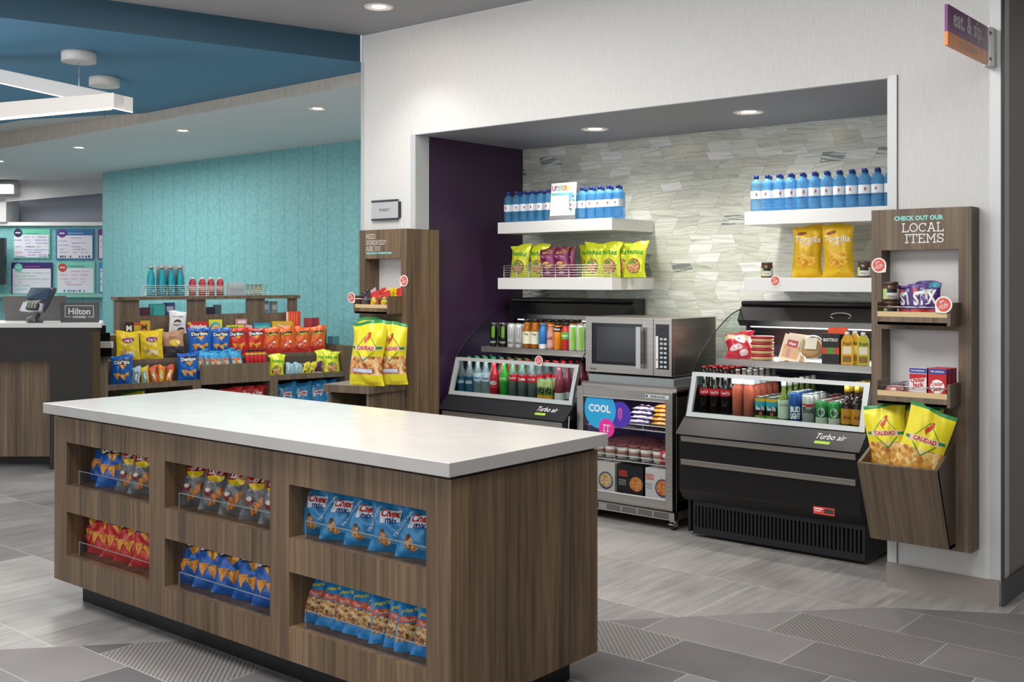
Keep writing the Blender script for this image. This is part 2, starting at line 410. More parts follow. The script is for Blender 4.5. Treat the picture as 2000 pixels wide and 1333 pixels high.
# split-face glass tile back wall
b = NB('pearl_glass_tile', 0.22)
(x, y, z), vec = b.xyz(True)
zj = b.math('ADD', z, b.math('MULTIPLY', b.math('SUBTRACT', b.noise(b.comb(b.math('MULTIPLY', x, 5.0), 0.0, b.math('MULTIPLY', z, 3.0)), 1.0, 1, 0.5), 0.5), 0.02))
r = b.math('DIVIDE', zj, 0.058); row = b.math('FLOOR', r); fr = b.math('FRACT', r)
rw = b.white(b.comb(row, 0.0, 7.0))
sh = b.math('MULTIPLY', b.math('SUBTRACT', b.math('MULTIPLY', b.math('GREATER_THAN', rw, 0.5), 2.0), 1.0), 0.16)
cx = b.math('ADD', b.math('DIVIDE', x, 0.165), b.math('ADD', b.math('MULTIPLY', rw, 7.3), b.math('MULTIPLY', sh, fr)))
cx = b.math('ADD', cx, b.math('MULTIPLY', b.noise(b.comb(b.math('MULTIPLY', x, 3.0), 0.0, row), 1.0, 1, 0.5), 0.6))
col = b.math('FLOOR', cx); fc = b.math('FRACT', cx)
t = b.white(b.comb(row, col, 1.0)); t4 = b.white(b.comb(row, col, 4.0))
skew = b.math('MULTIPLY', b.math('SUBTRACT', t4, 0.5), 1.6)
sv = b.comb(b.math('ADD', b.math('MULTIPLY', x, 4.0), b.math('MULTIPLY', t, 30.0)), 0.0, b.math('ADD', b.math('MULTIPLY', z, 60.0), b.math('MULTIPLY', b.math('MULTIPLY', x, skew), 12.0)))
sn = b.noise(sv, 1.0, 4, 0.6, 0.8)
base = b.ramp(t, [(0.0, 'c4c7ba'), (0.5, 'd3d5c9'), (0.8, 'dcddd5'), (1.0, 'e6e7e4')])
dk = b.ramp(sn, [(0.26, '8f9692'), (0.36, 'd2d5cc'), (0.55, 'ffffff'), (1.0, 'ffffff')])
colr = b.mix(0.7, base, dk, 'MULTIPLY')
hot = b.math('GREATER_THAN', b.white(b.comb(row, col, 9.0)), 0.955)
colr = b.mix(b.math('MULTIPLY', hot, b.math('LESS_THAN', sn, 0.5)), colr, '7d8684')
jt = b.math('MAXIMUM', b.math('LESS_THAN', fr, 0.035), b.math('LESS_THAN', fc, 0.014))
colr = b.mix(b.math('MULTIPLY', jt, 0.6), colr, '84877f')
b.col(colr); b.bump(b.math('SUBTRACT', b.math('MULTIPLY', t, 0.6), jt), 0.35, 0.006)
struct('wall_alcove_back', MB().box(XO0-0.1, YB, 0, XO1+0.1, YB+0.1, ZO+0.1, b.m))
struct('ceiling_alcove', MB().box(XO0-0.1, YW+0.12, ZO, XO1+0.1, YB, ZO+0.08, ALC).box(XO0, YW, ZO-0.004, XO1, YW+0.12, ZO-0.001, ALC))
# metal corner trims
TRIMM = M('pale_metal_trim', 'c9cccc', 0.4, 0.25)
struct('trim_1', MB().box(XL-0.004, YW-0.004, 0.1, XL+0.026, YW, ZB, TRIMM).box(XL-0.004, YW, 0.1, XL, YW+0.12, ZB, TRIMM))
struct('trim_2', MB().box(XO0-0.040, YW-0.004, 0.1, XO0+0.0, YW, ZO, TRIMM).box(XO0, YW-0.004, 0.1, XO0+0.004, YW+0.12, ZO-0.005, TRIMM))
struct('trim_3', MB().box(XO1, YW-0.004, 0.11, XO1+0.040, YW, ZO+0.01, TRIMM).box(XO1-0.004, YW-0.004, 0.11, XO1, YW+0.12, ZO-0.005, TRIMM).box(XO1+0.040, YW-0.006, 0.11, XO1+0.044, YW, ZO+0.01, P('55585a', 0.5)))
struct('trim_4', MB().box(XR-0.045, YW-0.004, 0.11, XR, YW, ZC, TRIMM).box(XR, YW-0.004, 0.11, XR+0.004, YW+0.04, ZC, P('4c4d4f', 0.5)))
BASEM = P('8e8680', 0.45)
struct('baseboard_front', MB().box(XO1-0.006, YW-0.012, 0, XR-0.002, YW-0.005, 0.107, BASEM).box(XO1-0.006, YW-0.016, 0, XR-0.002, YW-0.005, 0.018, BASEM).box(XL, YW-0.012, 0, XO0, YW-0.005, 0.107, BASEM))
struct('baseboard_right', MB().box(XR+0.005, YW-0.012, 0, XR+0.013, 8.5, 0.107, P('3a3a3a', 0.4)))
# ceilings
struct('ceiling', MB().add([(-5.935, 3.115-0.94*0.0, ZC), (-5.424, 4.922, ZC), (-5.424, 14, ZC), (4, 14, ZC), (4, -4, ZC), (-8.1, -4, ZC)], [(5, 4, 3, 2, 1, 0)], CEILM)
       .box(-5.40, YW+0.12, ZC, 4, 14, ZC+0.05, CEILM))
dx, dy = -5.935+5.424, 3.115-4.922
k = (4.922+4)/1.807
q0 = (-5.424, 4.922); q1 = (-5.424-0.511*k, -4.0)
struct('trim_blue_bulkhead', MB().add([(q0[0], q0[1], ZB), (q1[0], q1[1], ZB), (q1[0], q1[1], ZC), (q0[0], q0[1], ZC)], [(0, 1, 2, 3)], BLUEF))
# blue lowered ceiling between the bulkhead and the beige fascia
F0, F1 = (-5.436, 5.155), (-8.524, 5.241)
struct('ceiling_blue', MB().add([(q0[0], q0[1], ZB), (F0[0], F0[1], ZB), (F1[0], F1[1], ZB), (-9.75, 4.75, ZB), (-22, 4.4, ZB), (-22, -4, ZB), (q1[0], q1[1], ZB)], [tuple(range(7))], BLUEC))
b = NB('beige_linen_wallcovering', 0.7)
(x, y, z), vec = b.xyz(True); g = b.noise(b.scale(vec, (60, 60, 7)), 1.0, 3, 0.6)
b.col(b.ramp(g, [(0.3, 'b3aca1'), (0.7, 'cbc4ba')])); BEIGE = b.m
F2 = (-14.5, 5.40)
struct('trim_beige_fascia', MB().add([(F0[0], F0[1], ZS), (F1[0], F1[1], ZS), (F1[0], F1[1], ZB), (F0[0], F0[1], ZB)], [(0, 1, 2, 3)], BEIGE)
       .add([(F1[0], F1[1], ZS), (F2[0], F2[1], ZS), (F2[0], F2[1], ZB+0.17), (F1[0], F1[1], ZB)], [(0, 1, 2, 3)], BEIGE))
struct('ceiling_cove', MB().add([(F1[0], F1[1], ZB), (F2[0], F2[1], ZB+0.17), (-22, 5.6, ZB+0.2), (-22, 4.4, ZB), (-9.75, 4.75, ZB)], [(0, 1, 2, 3, 4)], P('c9c9c9', 0.7)))
struct('ceiling_desk', MB().add([(F0[0], F0[1], ZS), (F0[0], 16, ZS), (-22, 16, ZS), (-22, 5.45, ZS), (F2[0], F2[1], ZS), (F1[0], F1[1], ZS)], [(0, 1, 2, 3, 4, 5)], P('dddee2', 0.7)))
# teal patterned wall
b = NB('teal_line_wallpaper', 0.55)
(x, y, z), vec = b.xyz(True)
v = b.new('ShaderNodeTexVoronoi', feature='DISTANCE_TO_EDGE'); b.l.new(b.scale(vec, (16, 0, 11)), v.inputs['Vector']); v.inputs['Scale'].default_value = 1.0
v2 = b.new('ShaderNodeTexVoronoi', feature='DISTANCE_TO_EDGE'); b.l.new(b.scale(vec, (9, 0, 17)), v2.inputs['Vector']); v2.inputs['Scale'].default_value = 1.0
ln = b.math('MAXIMUM', b.math('LESS_THAN', v.outputs[0], 0.05), b.math('LESS_THAN', v2.outputs[0], 0.04))
vl = b.math('LESS_THAN', b.math('FRACT', b.math('DIVIDE', x, 0.235)), 0.055)
cc = b.mix(b.math('MULTIPLY', ln, 0.42), '7fbcc0', '5c9ca0'); cc = b.mix(b.math('MULTIPLY', vl, 0.6), cc, '4f9896')
b.col(cc); TEAL = b.m
struct('wall_teal', MB().add([(-5.436, 7.16, 0), (-12.937, 7.335, 0), (-12.937, 7.335, ZS), (-5.436, 7.16, ZS)], [(0, 3, 2, 1)], TEAL)
       .add([(-12.937, 7.335, 0), (-12.937, 7.335, ZS), (-12.99, 7.45, ZS), (-12.99, 7.45, 0)], [(0, 1, 2, 3)], P('cfd3d3', 0.5)))
# office wall behind the desk: faces the camera squarely
D0 = 15.2
def offc(s, d, z): return (s*ca+d*sa, -s*sa+d*ca, z)
def oz(v, d=D0): return EYE+(HOR-v)*d/FPX
def os_(u, d=D0): return (u-1000)/FPX*d
ow = MB()
def opl(mb, u0, u1, v0, v1, d, m, back=0.0):
    a = [offc(os_(u0, d), d, oz(v1, d)), offc(os_(u1, d), d, oz(v1, d)), offc(os_(u1, d), d, oz(v0, d)), offc(os_(u0, d), d, oz(v0, d))]
    if back: 
        bb = [offc(os_(u0, d), d+back, oz(v1, d)), offc(os_(u1, d), d+back, oz(v1, d)), offc(os_(u1, d), d+back, oz(v0, d)), offc(os_(u0, d), d+back, oz(v0, d))]
        return mb.add(a+bb, [(0,1,2,3), (1,5,6,2), (4,0,3,7), (3,2,6,7), (0,4,5,1), (5,4,7,6)], m)
    return mb.add(a, [(0, 1, 2, 3)], m)
opl(ow, -260, 240, 200, 760, D0+0.4, P('a2a6b4', 0.6), 0.1)
struct('wall_office', ow)
struct('wall_office_teal', opl(MB(), -260, 232, 440, 760, D0, TEAL, 0.3))
tr = MB(); opl(tr, -260, 232, 434, 441, D0-0.06, WHITE, 0.12); struct('trim_5', tr)
tr = MB(); opl(tr, -260, 12, 388, 434, D0-0.1, P('c6c8c9', 0.6), 0.4)
v0s = [offc(os_(u, D0-0.1), D0-0.1, oz(vv, D0-0.1)) for u, vv in ((-260, 345), (-260, 400), (8, 395), (232, 375), (232, 300))]
tr.add(v0s, [(0, 1, 2, 3, 4)], P('c6c8c9', 0.6)); struct('wall_header', tr)
tr = MB(); opl(tr, -260, 27, 357, 379, D0-0.3, P('b9b5ab', 0.6), 0.25); struct('trim_6', tr)
tr = MB(); opl(tr, -260, 232, 575, 581, D0-0.15, P('8ccabb', 0.5), 0.15); struct('trim_7', tr)
struct('light_block_right', MB().box(3.9, -4, 0, 4.0, 9, ZC, P('9a9692', 0.7)))  # unseen blocker added to cut light on the island's right end
# ================================================================== CEILING FIXTURES
LEDW = M('lamp_lens', 'fff4e0', 0.4, 0, 9.0)
def downlight(x, y, z, r, label):
    t = thing('recessed_downlight', label, 'ceiling light', (x, y, z-0.002))
    MB().lathe([(r*0.80, 0.0), (r*0.84, -0.004), (r, -0.003), (r*1.01, 0.0015)], P('e4e2de', 0.4), 28, caps=False).obj('trim_ring', t)
    MB().lathe([(r*0.82, 0.0), (r*0.5, 0.0012)], M('lamp_reflector', 'cfc7ba', 0.25, 0.4, 0.5), 24, caps=False).obj('reflector', t)
    MB().lathe([(0.0, 0.0008), (r*0.48, 0.0008)], LEDW, 20).obj('lens', t)
downlight(-4.771, 4.477, ZC, 0.088, 'recessed round downlight in the grey ceiling near the top edge')
downlight(-3.899, 5.463, ZO, 0.085, 'recessed downlight in alcove ceiling above the left cooler')
downlight(-2.85, 5.45, ZO, 0.085, 'recessed downlight in alcove ceiling above the right cooler')
for i, (u, vv, l) in enumerate(((620, 212, 'recessed downlight in pale soffit nearest the white wall edge'), (357, 255, 'recessed downlight in pale soffit, second from the white wall'), (154, 288, 'recessed downlight in pale soffit, third from the white wall'), (-1, 315, 'recessed downlight in pale soffit at the left picture edge'))):
    d = ray(u, vv); kk = (ZS-EYE)/d[2]; downlight(kk*d[0], kk*d[1], ZS, 0.075, l)
# pendant: two linear bars meeting at an angle, hung by canopies
t = thing('linear_pendant_lamp', 'white angular linear pendant lamp with glowing underside below the blue ceiling', 'pendant lamp')
PEN = P('d9d7d4', 0.4); GLOW = M('pendant_glow', 'ffefd2', 0.4, 0, 2.6)
def W(u, v, D):
    s = (u-1000)/FPX*D; return Vector((s*ca+D*sa, -s*sa+D*ca, EYE+(HOR-v)*D/FPX))
def barm(pa, pb, wd, hh, mb_bar, mb_glow):
    d = (pb-pa); d.z = 0; d.normalize(); p = Vector((-d.y, d.x, 0))*wd/2
    for (z0, z1, m, mb, kx) in ((0.0, hh, PEN, mb_bar, 1.0), (-0.006, 0.0, GLOW, mb_glow, 0.94)):
        v = []
        for P0 in (pa, pb):
            for sg in (-1, 1):
                for zz in (z0, z1): v.append(P0+p*sg*kx+Vector((0, 0, zz)))
        mb.add(v, [(0, 1, 3, 2), (4, 6, 7, 5), (0, 4, 5, 1), (2, 3, 7, 6), (1, 5, 7, 3), (0, 2, 6, 4)], m)
m1 = MB(); g1 = MB()
zb = 2.55
def WZ(u, v, z):
    d = ray(u, v); kk = (z-EYE)/d[2]; return Vector((kk*d[0], kk*d[1], z))
A0 = W(220, 211, 6.42); A1 = W(-90, 240, 6.0); B0 = W(251, 217, 6.50); B1 = W(-70, 146, 7.0)
barm(A0, A1, 0.075, 0.085, m1, g1); m1.obj('bar', t); g1.obj('glow_strip', t)
m1 = MB(); g1 = MB(); barm(B0, B1, 0.075, 0.085, m1, g1); m1.obj('bar', t); g1.obj('glow_strip', t)
for (u, v, r, zc_) in ((154, 108, 0.105, 2.49), (204, 157, 0.105, 2.56)):
    c = WZ(u, v, ZB-0.02); c = c if r else c
    MB().lathe([(r, -0.045), (r, 0.0), (r, 0.019)], PEN, 28, (c.x, c.y)).obj('ceiling_canopy', t, (0, 0, c.z))
    MB().tube([(c.x, c.y, ZB-0.06), (c.x, c.y, zc_)], 0.003, CHROME, 6).obj('cable', t)

# ================================================================== ISLAND
IX0, IX1, IY0, IY1, IZ0, IZ1 = -4.607, -2.229, 2.385, 3.139, 0.094, 0.805
isl = thing('display_island', 'long wood-grain display island with six snack niches under a white top', 'display counter', (0, 0, 0))
bd = MB(); NX = [(-4.503, -3.855), (-3.748, -3.094), (-2.990, -2.332)]; NZ = [(0.211, 0.400), (0.517, 0.700)]
FT = 0.02; DP = 0.36
xs = [IX0]+[q for p in NX for q in p]+[IX1]
for i in range(0, 8, 2): bd.box(xs[i], IY0, IZ0, xs[i+1], IY0+FT, IZ1, WOOD)        # stiles
for (a, c) in NX:
    for (z0, z1) in ((IZ0, NZ[0][0]), (NZ[0][1], NZ[1][0]), (NZ[1][1], IZ1)): bd.box(a, IY0+0.0006, z0, c, IY0+FT, z1, WOOD)
    bd.box(a-0.012, IY0+FT, IZ0, a, IY0+DP, IZ1, WOOD); bd.box(c, IY0+FT, IZ0, c+0.012, IY0+DP, IZ1, WOOD)
    for z in (NZ[0][0], NZ[1][0]): bd.box(a, IY0+FT, z-0.03, c, IY0+DP, z, WOOD)
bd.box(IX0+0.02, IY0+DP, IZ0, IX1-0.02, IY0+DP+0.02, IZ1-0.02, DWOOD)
bd.box(IX0, IY0+FT, IZ0, IX0+0.02, IY1-FT, IZ1, WOOD); bd.box(IX1-0.02, IY0+FT, IZ0, IX1, IY1-FT, IZ1, WOOD)
bd.box(IX0, IY1-FT, IZ0, IX1, IY1, IZ1, WOOD); bd.box(IX0+0.03, IY0+0.03, IZ0, IX1-0.03, IY1-0.03, IZ0+0.015, WOOD)
bd.box(IX0+0.02, IY0+FT, IZ1-0.02, IX1-0.02, IY1-FT, IZ1, WOOD)
bd.obj('body', isl)
MB().box(IX0+0.012, IY0+0.012, IZ1, IX1-0.012, IY1-0.012, 0.819, P('2a211b', 0.6)).obj('shadow_gap_rail', isl)
MB().box(IX0+0.115, IY0+0.07, 0, IX1-0.07, IY1-0.07, IZ0, BLACK).obj('toe_kick', isl)
ACR = glass('clear_acrylic', 'f7f9fa', 0.08)
for (a, c) in NX:
    for (z0, z1) in NZ:
        MB().box(a+0.055, IY0+0.028, z0+0.001, c-0.004, IY0+0.031, z0+0.062, ACR).box(a+0.055, IY0+0.031, z0+0.001, a+0.058, IY0+0.10, z0+0.062, ACR).box(a+0.055, IY0+0.0275, z0+0.060, c-0.004, IY0+0.0315, z0+0.062, P('9aa0a2', 0.25)).box(a+0.0545, IY0+0.0275, z0+0.002, a+0.0562, IY0+0.0315, z0+0.062, P('9aa0a2', 0.25)).obj('acrylic_lip', isl)
b = NB('white_quartz', 0.16); (x, y, z), vec = b.xyz(); g = b.noise(vec, 9, 3, 0.5); b.col(b.ramp(g, [(0.3, 'b9b7b4'), (0.7, 'bfbdba')])); QUARTZ = b.m
tag(MB().box(-4.640, 2.350, 0.8192, -2.203, 3.168, 0.863, QUARTZ).obj('countertop', bevel=0.002), 'thick white stone countertop lying on the wood-grain display island', 'countertop')
# ================================================================== ALCOVE SHELVES
SY = 5.55
def shelf(x0, x1, z0, z1, label):
    tag(MB().box(x0, SY, z0, x1, YB-0.001, z1, SHELFW).obj('floating_shelf', bevel=0.0015), label, 'shelf', None)
SLx0, SLx1, SRx0, SRx1 = -4.759, -3.832, -2.930, XO1-0.002
ZU, ZL = 1.784, 1.413
shelf(SLx0, SLx1, 1.709, ZU, 'thick white floating shelf at upper left carrying blue water bottles')
shelf(SLx0, SLx1, 1.338, ZL, 'thick white floating shelf at lower left under the yellow snack bags')
shelf(SRx0, SRx1, 1.709, ZU, 'thick white floating shelf at upper right carrying blue water bottles')
shelf(SRx0, SRx1, 1.338, ZL, 'thick white floating shelf at lower right under tortilla chip bags')

# round "I'm local" shelf talkers: disc with a pointed corner
REDC = P('dd5a4a', 0.4)
def talker(loc, rz, r, label, tail=-45, ang=0.45):
    mb = MB(); ft = math.radians(tail)
    tip = (math.cos(ft)*r*1.3, math.sin(ft)*r*1.3)
    a1, a2 = ft+0.7, ft-0.7+2*PI
    pts = [(r*math.cos(a1+(a2-a1)*i/28), r*math.sin(a1+(a2-a1)*i/28)) for i in range(29)]+[tip]
    mb.prism(pts, 0, 0.0012, P('f2efeb', 0.4), 'y')
    mb.flat([(r*0.82*math.cos(2*PI*i/28), r*0.82*math.sin(2*PI*i/28)) for i in range(28)], -0.0004, REDC)
    mb.text("I'M", -r*0.1, r*0.18, r*0.32, WHITE, -0.0008, 0.02, rot=ang); mb.text("LOCAL", 0, -r*0.27, r*0.32, WHITE, -0.0008, 0.02, rot=ang, maxw=r*1.3)
    mb.flat([(-r*0.3+r*0.1, -r*0.55), (r*0.5, -r*0.2), (r*0.5, -r*0.13), (-r*0.3+r*0.1, -r*0.48)], -0.0008, WHITE)
    o = mb.obj('shelf_talker', None, loc, rz); return tag(o, label, 'shelf sign')
p = atY(1514, 549, SY-0.003); talker((p[0], SY-0.003, p[2]), 0, 0.030, 'round red and white paper tag on front edge of lower right shelf')

# ================================================================== OPEN DISPLAY COOLERS
CB = P('0b0b0d', 0.34); CB2 = P('1b1b20', 0.4); CIN = P('25272a', 0.4); CGL = glass('cooler_glass', 'ecf3f1', 0.07)
LED = M('cooler_led', 'f4f8ff', 0.4, 0, 1.3)
def cooler(x0, x1, label, handle=True):
    W_ = x1-x0; t = thing('display_cooler', label, 'drink cooler', (x0, 0, 0), 0, 'open-front drink coolers')
    # cabinet (side profile in y,z)
    m = MB()
    m.prism([(5.225, 0.2), (5.19, 0.2), (5.135, 0.262), (5.135, 0.565), (5.225, 0.565)], 0.0, W_, CB)
    m.prism([(5.225, 0.2), (5.985, 0.2), (5.985, 0.62), (5.225, 0.62)], 0, W_, CB)
    m.box(0, 5.225, 0.02, 0.02, 5.985, 0.2, CB); m.box(W_-0.02, 5.225, 0.02, W_, 5.985, 0.2, CB); m.box(0, 5.96, 0.02, W_, 5.985, 0.2, CB)
    m.obj('cabinet', t, bevel=0.004)
    # front bumper panel with the maker name
    m = MB().prism([(5.105, 0.568), (5.20, 0.652), (5.28, 0.652), (5.28, 0.568)], -0.006, W_+0.006, CB2)
    n = Vector((0, 0.095, 0.084)).normalized()
    def sl(px, pz): return (px, 5.105+n.y*pz-n.z*0.0015, 0.568+n.z*pz+n.y*0.0015)
    m.text('Turbo air', W_-0.165, 0.062, 0.036, P('e8e8e8', 0.4), shear=0.25, maxw=0.155, bold=0.004, fn=sl)
    m.add([sl(W_-0.235, 0.030), sl(W_-0.155, 0.030), sl(W_-0.155, 0.048), sl(W_-0.235, 0.048)], [(0, 1, 2, 3)], P('a3c93a', 0.4))
    m.obj('bumper_panel', t)
    for z0 in (0.528, 0.402):
        MB().box(0.018, 5.122, z0, W_-0.02, 5.1345, z0+0.026, P('8f8a84', 0.35, 0.6)).box(0.018, 5.118, z0+0.024, W_-0.02, 5.1345, z0+0.028, P('b5b1ab', 0.3, 0.6)).obj('metal_rub_rail', t)
    # warning sticker
    MB().box(W_-0.24, 5.1325, 0.238, W_-0.13, 5.1345, 0.275, P('dd4a3c', 0.4)).box(W_-0.235, 5.132, 0.262, W_-0.19, 5.1326, 0.268, WHITE).box(W_-0.235, 5.132, 0.252, W_-0.20, 5.1326, 0.256, WHITE).box(W_-0.182, 5.132, 0.246, W_-0.135, 5.1326, 0.268, P('3a3f44', 0.4)).obj('warning_sticker', t)
    # slotted grille
    m = MB(); m.box(0.045, 5.205, 0.02, W_-0.005, 5.2245, 0.055, CB2); m.box(0.045, 5.205, 0.172, W_-0.005, 5.2245, 0.205, CB2)
    ns = 44
    for i in range(ns+1):
        xx = 0.05+(W_-0.065)*i/ns; m.box(xx-0.0055, 5.207, 0.055, xx+0.0055, 5.2245, 0.172, CB2)
    m.box(0.045, 5.205, 0.055, 0.06, 5.2245, 0.172, CB2); m.box(W_-0.02, 5.205, 0.055, W_-0.005, 5.2245, 0.172, CB2)
    m.obj('base_grille', t)
    m = MB()
    for i, (a, hgt) in enumerate(((0.12, .11), (0.17, .11), (0.23, .1), (0.27, .12), (0.72, .11), (0.79, .1), (0.86, .12), (0.93, .11))): m.box(a*W_, 5.235, 0.06, a*W_+0.016, 5.25, 0.06+hgt, P('8d8b88', 0.4, 0.5))
    m.obj('condenser_bracket', t)
    # display well: inner back, floor, lower lip
    m = MB(); m.box(0.02, 5.27, 0.652, W_-0.02, 5.93, 0.662, P('3c3f42', 0.4)); m.box(0.02, 5.93, 0.652, W_-0.02, 5.985, 1.20, CIN)
    for i in range(9):
        m.box(0.05, 5.926, 1.02+i*0.018, W_-0.05, 5.9305, 1.03+i*0.018, P('0c0c0e', 0.3))
    m.obj('display_well', t)
    m = MB().box(0.03, 5.50, 0.945, W_-0.03, 5.93, 0.953, P('9a9894', 0.3, 0.7)).box(0.03, 5.492, 0.918, W_-0.03, 5.50, 0.955, P('a9a7a2', 0.3, 0.7))
    m.obj('upper_shelf', t)
    m = MB()
    for k in range(3): m.box(0.05, 5.925, 0.86-k*0.02, W_-0.05, 5.9302, 0.866-k*0.02, P('33405c', 0.3))
    for i in range(48): m.box(0.06+i*(W_-0.12)/48, 5.56, 0.905, 0.06+i*(W_-0.12)/48+0.008, 5.92, 0.907, P('2b3038', 0.3))
    m.obj('air_vent_strip', t)
    # canopy with rolled night cover
    m = MB().prism([(5.87, 1.262), (5.83, 1.24), (5.79, 1.165), (5.82, 1.13), (5.985, 1.13), (5.985, 1.262)], 0.0, W_, CB).box(0.0, 5.868, 1.262, W_, 5.985, 1.276, CB)
    m.tube([(0.0, 5.852, 1.262), (W_, 5.852, 1.262)], 0.013, CB2, 10)
    m.box(0.0, 5.90, 1.0, 0.03, 5.985, 1.13, CB).box(W_-0.03, 5.90, 1.0, W_, 5.985, 1.13, CB)
    m.obj('canopy', t)
    for a in (0.03, 0.49, 0.86): MB().box(a*W_, 5.838, 1.236, a*W_+0.04, 5.846, 1.243, P('e4e4e2', 0.4)).obj('cover_clip', t)
    MB().box(0.06, 5.84, 1.122, W_-0.06, 5.86, 1.129, LED).obj('light_strip', t)
    if handle: 
        pts = [(W_*0.62+0.06*math.cos(a), 5.805, 1.2+0.018*math.sin(a)) for a in [PI*2*i/20 for i in range(21)]]
        MB().tube(pts, 0.003, CHROME, 6).obj('pull_handle', t)
    # front glass in its silver frame
    def fr(px, pz, o=0.0): return (px, 5.203+(pz-0.655)*0.30-o, pz)
    m = MB(); SIL = P('c9cdcd', 0.3, 0.3)
    def bar(xa, xb, za, zb2, m_=SIL):
        v = [fr(xa, za, .006), fr(xb, za, .006), fr(xb, zb2, .006), fr(xa, zb2, .006), fr(xa, za, -.014), fr(xb, za, -.014), fr(xb, zb2, -.014), fr(xa, zb2, -.014)]
        m.add(v, [(0, 1, 2, 3), (5, 4, 7, 6), (0, 4, 5, 1), (3, 2, 6, 7), (1, 5, 6, 2), (4, 0, 3, 7)], m_)
    bar(0.004, W_-0.004, 0.655, 0.678); bar(0.004, W_-0.004, 0.872, 0.892); bar(0.004, 0.034, 0.678, 0.872); bar(W_-0.034, W_-0.004, 0.678, 0.872)
    m.obj('glass_frame', t)
    MB().add([fr(0.034, 0.678), fr(W_-0.034, 0.678), fr(W_-0.034, 0.872), fr(0.034, 0.872), fr(0.034, 0.678, -.004), fr(W_-0.034, 0.678, -.004), fr(W_-0.034, 0.872, -.004), fr(0.034, 0.872, -.004)], [(0, 1, 2, 3), (7, 6, 5, 4)], CGL).obj('front_glass', t)
    # curved end glass panes
    cur = [(5.20, 0.655), (5.225, 0.76), (5.272, 0.889), (5.325, 0.955), (5.383, 1.01), (5.471, 1.072), (5.54, 1.115), (5.601, 1.148), (5.67, 1.182), (5.734, 1.207), (5.80, 1.222), (5.85, 1.23)]
    for xx in (0.0, W_-0.006):
        MB().prism(cur+[(5.9, 1.1), (5.93, 0.655)], xx, xx+0.006, CGL).obj('end_glass', t)
        MB().tube([(xx+0.003, a, c_) for a, c_ in cur], 0.0032, CB, 6).obj('end_glass_edge', t)
    return t
CLx0, CLx1, CRx0, CRx1 = -4.885, -3.872, -3.103, -2.090
cooler(CRx0, CRx1, 'black open-front drink cooler on the right, holding beer cans and orange soda')
cooler(CLx0, CLx1, 'black open-front drink cooler on the left, holding cans and water bottles', False)
area('cooler_strip_glow', (CRx0+0.5, 5.80, 1.125), 0.85, 0.13, 6.2, (math.radians(-22), 0, 0), (0.95, 0.98, 1)).data.spread = math.radians(120)
area('cooler_strip_glow', (CLx0+0.5, 5.80, 1.125), 0.85, 0.13, 6.2, (math.radians(-22), 0, 0), (0.95, 0.98, 1)).data.spread = math.radians(120)

for cx0_ in (CRx0, CLx0):
    area('cooler_deck_glow', (cx0_+0.5, 5.285, 0.868), 0.9, 0.02, 0.9, (math.radians(35), 0, 0), (0.95, 0.98, 1))
# ================================================================== GLASS DOOR FREEZER
FX0, FX1, FY = -3.842, -3.186, 5.20
t = thing('glass_door_freezer', 'stainless undercounter freezer with glass door and ice-cream inside', 'freezer', (FX0, FY, 0))
FW = FX1-FX0
STB = P('8b8984', 0.3, 0.75); INP = P('6b5a8a', 0.5)
m = MB(); m.box(0.0, 0.045, 0.105, 0.03, 0.74, 0.775, STEEL); m.box(FW-0.03, 0.045, 0.105, FW, 0.74, 0.775, STEEL)
m.box(0, 0.045, 0.745, FW, 0.74, 0.79, STEEL); m.box(0, 0.71, 0.105, FW, 0.74, 0.775, STEEL); m.box(0, 0.045, 0.105, FW, 0.74, 0.16, STEEL)
m.box(0.03, 0.70, 0.16, FW-0.03, 0.71, 0.745, P('5b4a78', 0.5)); m.box(0.03, 0.05, 0.16, 0.034, 0.70, 0.745, P('6a5a86', 0.5)); m.box(FW-0.034, 0.05, 0.16, FW-0.03, 0.70, 0.745, P('6a5a86', 0.5)); m.box(0.03, 0.05, 0.16, FW-0.03, 0.70, 0.164, P('d8d8da', 0.4))  # purple of the liner stands in for reflections
m.obj('cabinet', t, bevel=0.002)
m = MB(); m.box(0, 0, 0.122, 0.046, 0.04, 0.775, STEEL); m.box(FW-0.046, 0, 0.122, FW, 0.04, 0.775, STEEL); m.box(0.046, 0, 0.722, FW-0.046, 0.04, 0.775, STEEL); m.box(0.046, 0, 0.122, FW-0.046, 0.04, 0.172, STEEL)
m.box(0.046, -0.001, 0.172, FW-0.046, 0.006, 0.178, P('d8d8d8', 0.3)); m.box(0.046, -0.001, 0.716, FW-0.046, 0.006, 0.722, P('b8b8b8', 0.3))
door = m.obj('door', t, bevel=0.0015)
m = MB().box(FW-0.175, -0.003, 0.737, FW-0.02, -0.0005, 0.757, P('c8ced2', 0.4)); m.text('BEVERAGE-AIR', FW-0.092, 0.742, 0.010, P('23323c', 0.4), -0.004, 0.02, maxw=0.12); m.box(FW-0.17, -0.004, 0.741, FW-0.16, -0.003, 0.753, P('23323c', 0.4)); m.obj('name_plate', door)
MB().box(0.046, 0.012, 0.172, FW-0.046, 0.02, 0.722, glass('freezer_glass', 'f0f2f4', 0.12)).obj('door_glass', door)
def disc2(cx, cz, r, n=36): return [(cx+r*math.cos(2*PI*i/n), cz+r*math.sin(2*PI*i/n)) for i in range(n)]
def fpx(u, v): q = atY(u, v, FY); return q[0]-FX0, q[2]
m = MB(); cx, cz = fpx(1170, 801)
pts = [(max(a, 0.05), min(c_, 0.716)) for a, c_ in disc2(cx, cz, 0.112)]
m.flat(pts, 0.009, P('2aa6dd', 0.4)); m.text('COOL', cx-0.002, cz-0.012, 0.040, WHITE, 0.0075, 0.035, maxw=0.155)
c2x, c2z = fpx(1209, 811); m.flat(disc2(c2x, c2z, 0.075), 0.0105, P('4a2fae', 0.4))
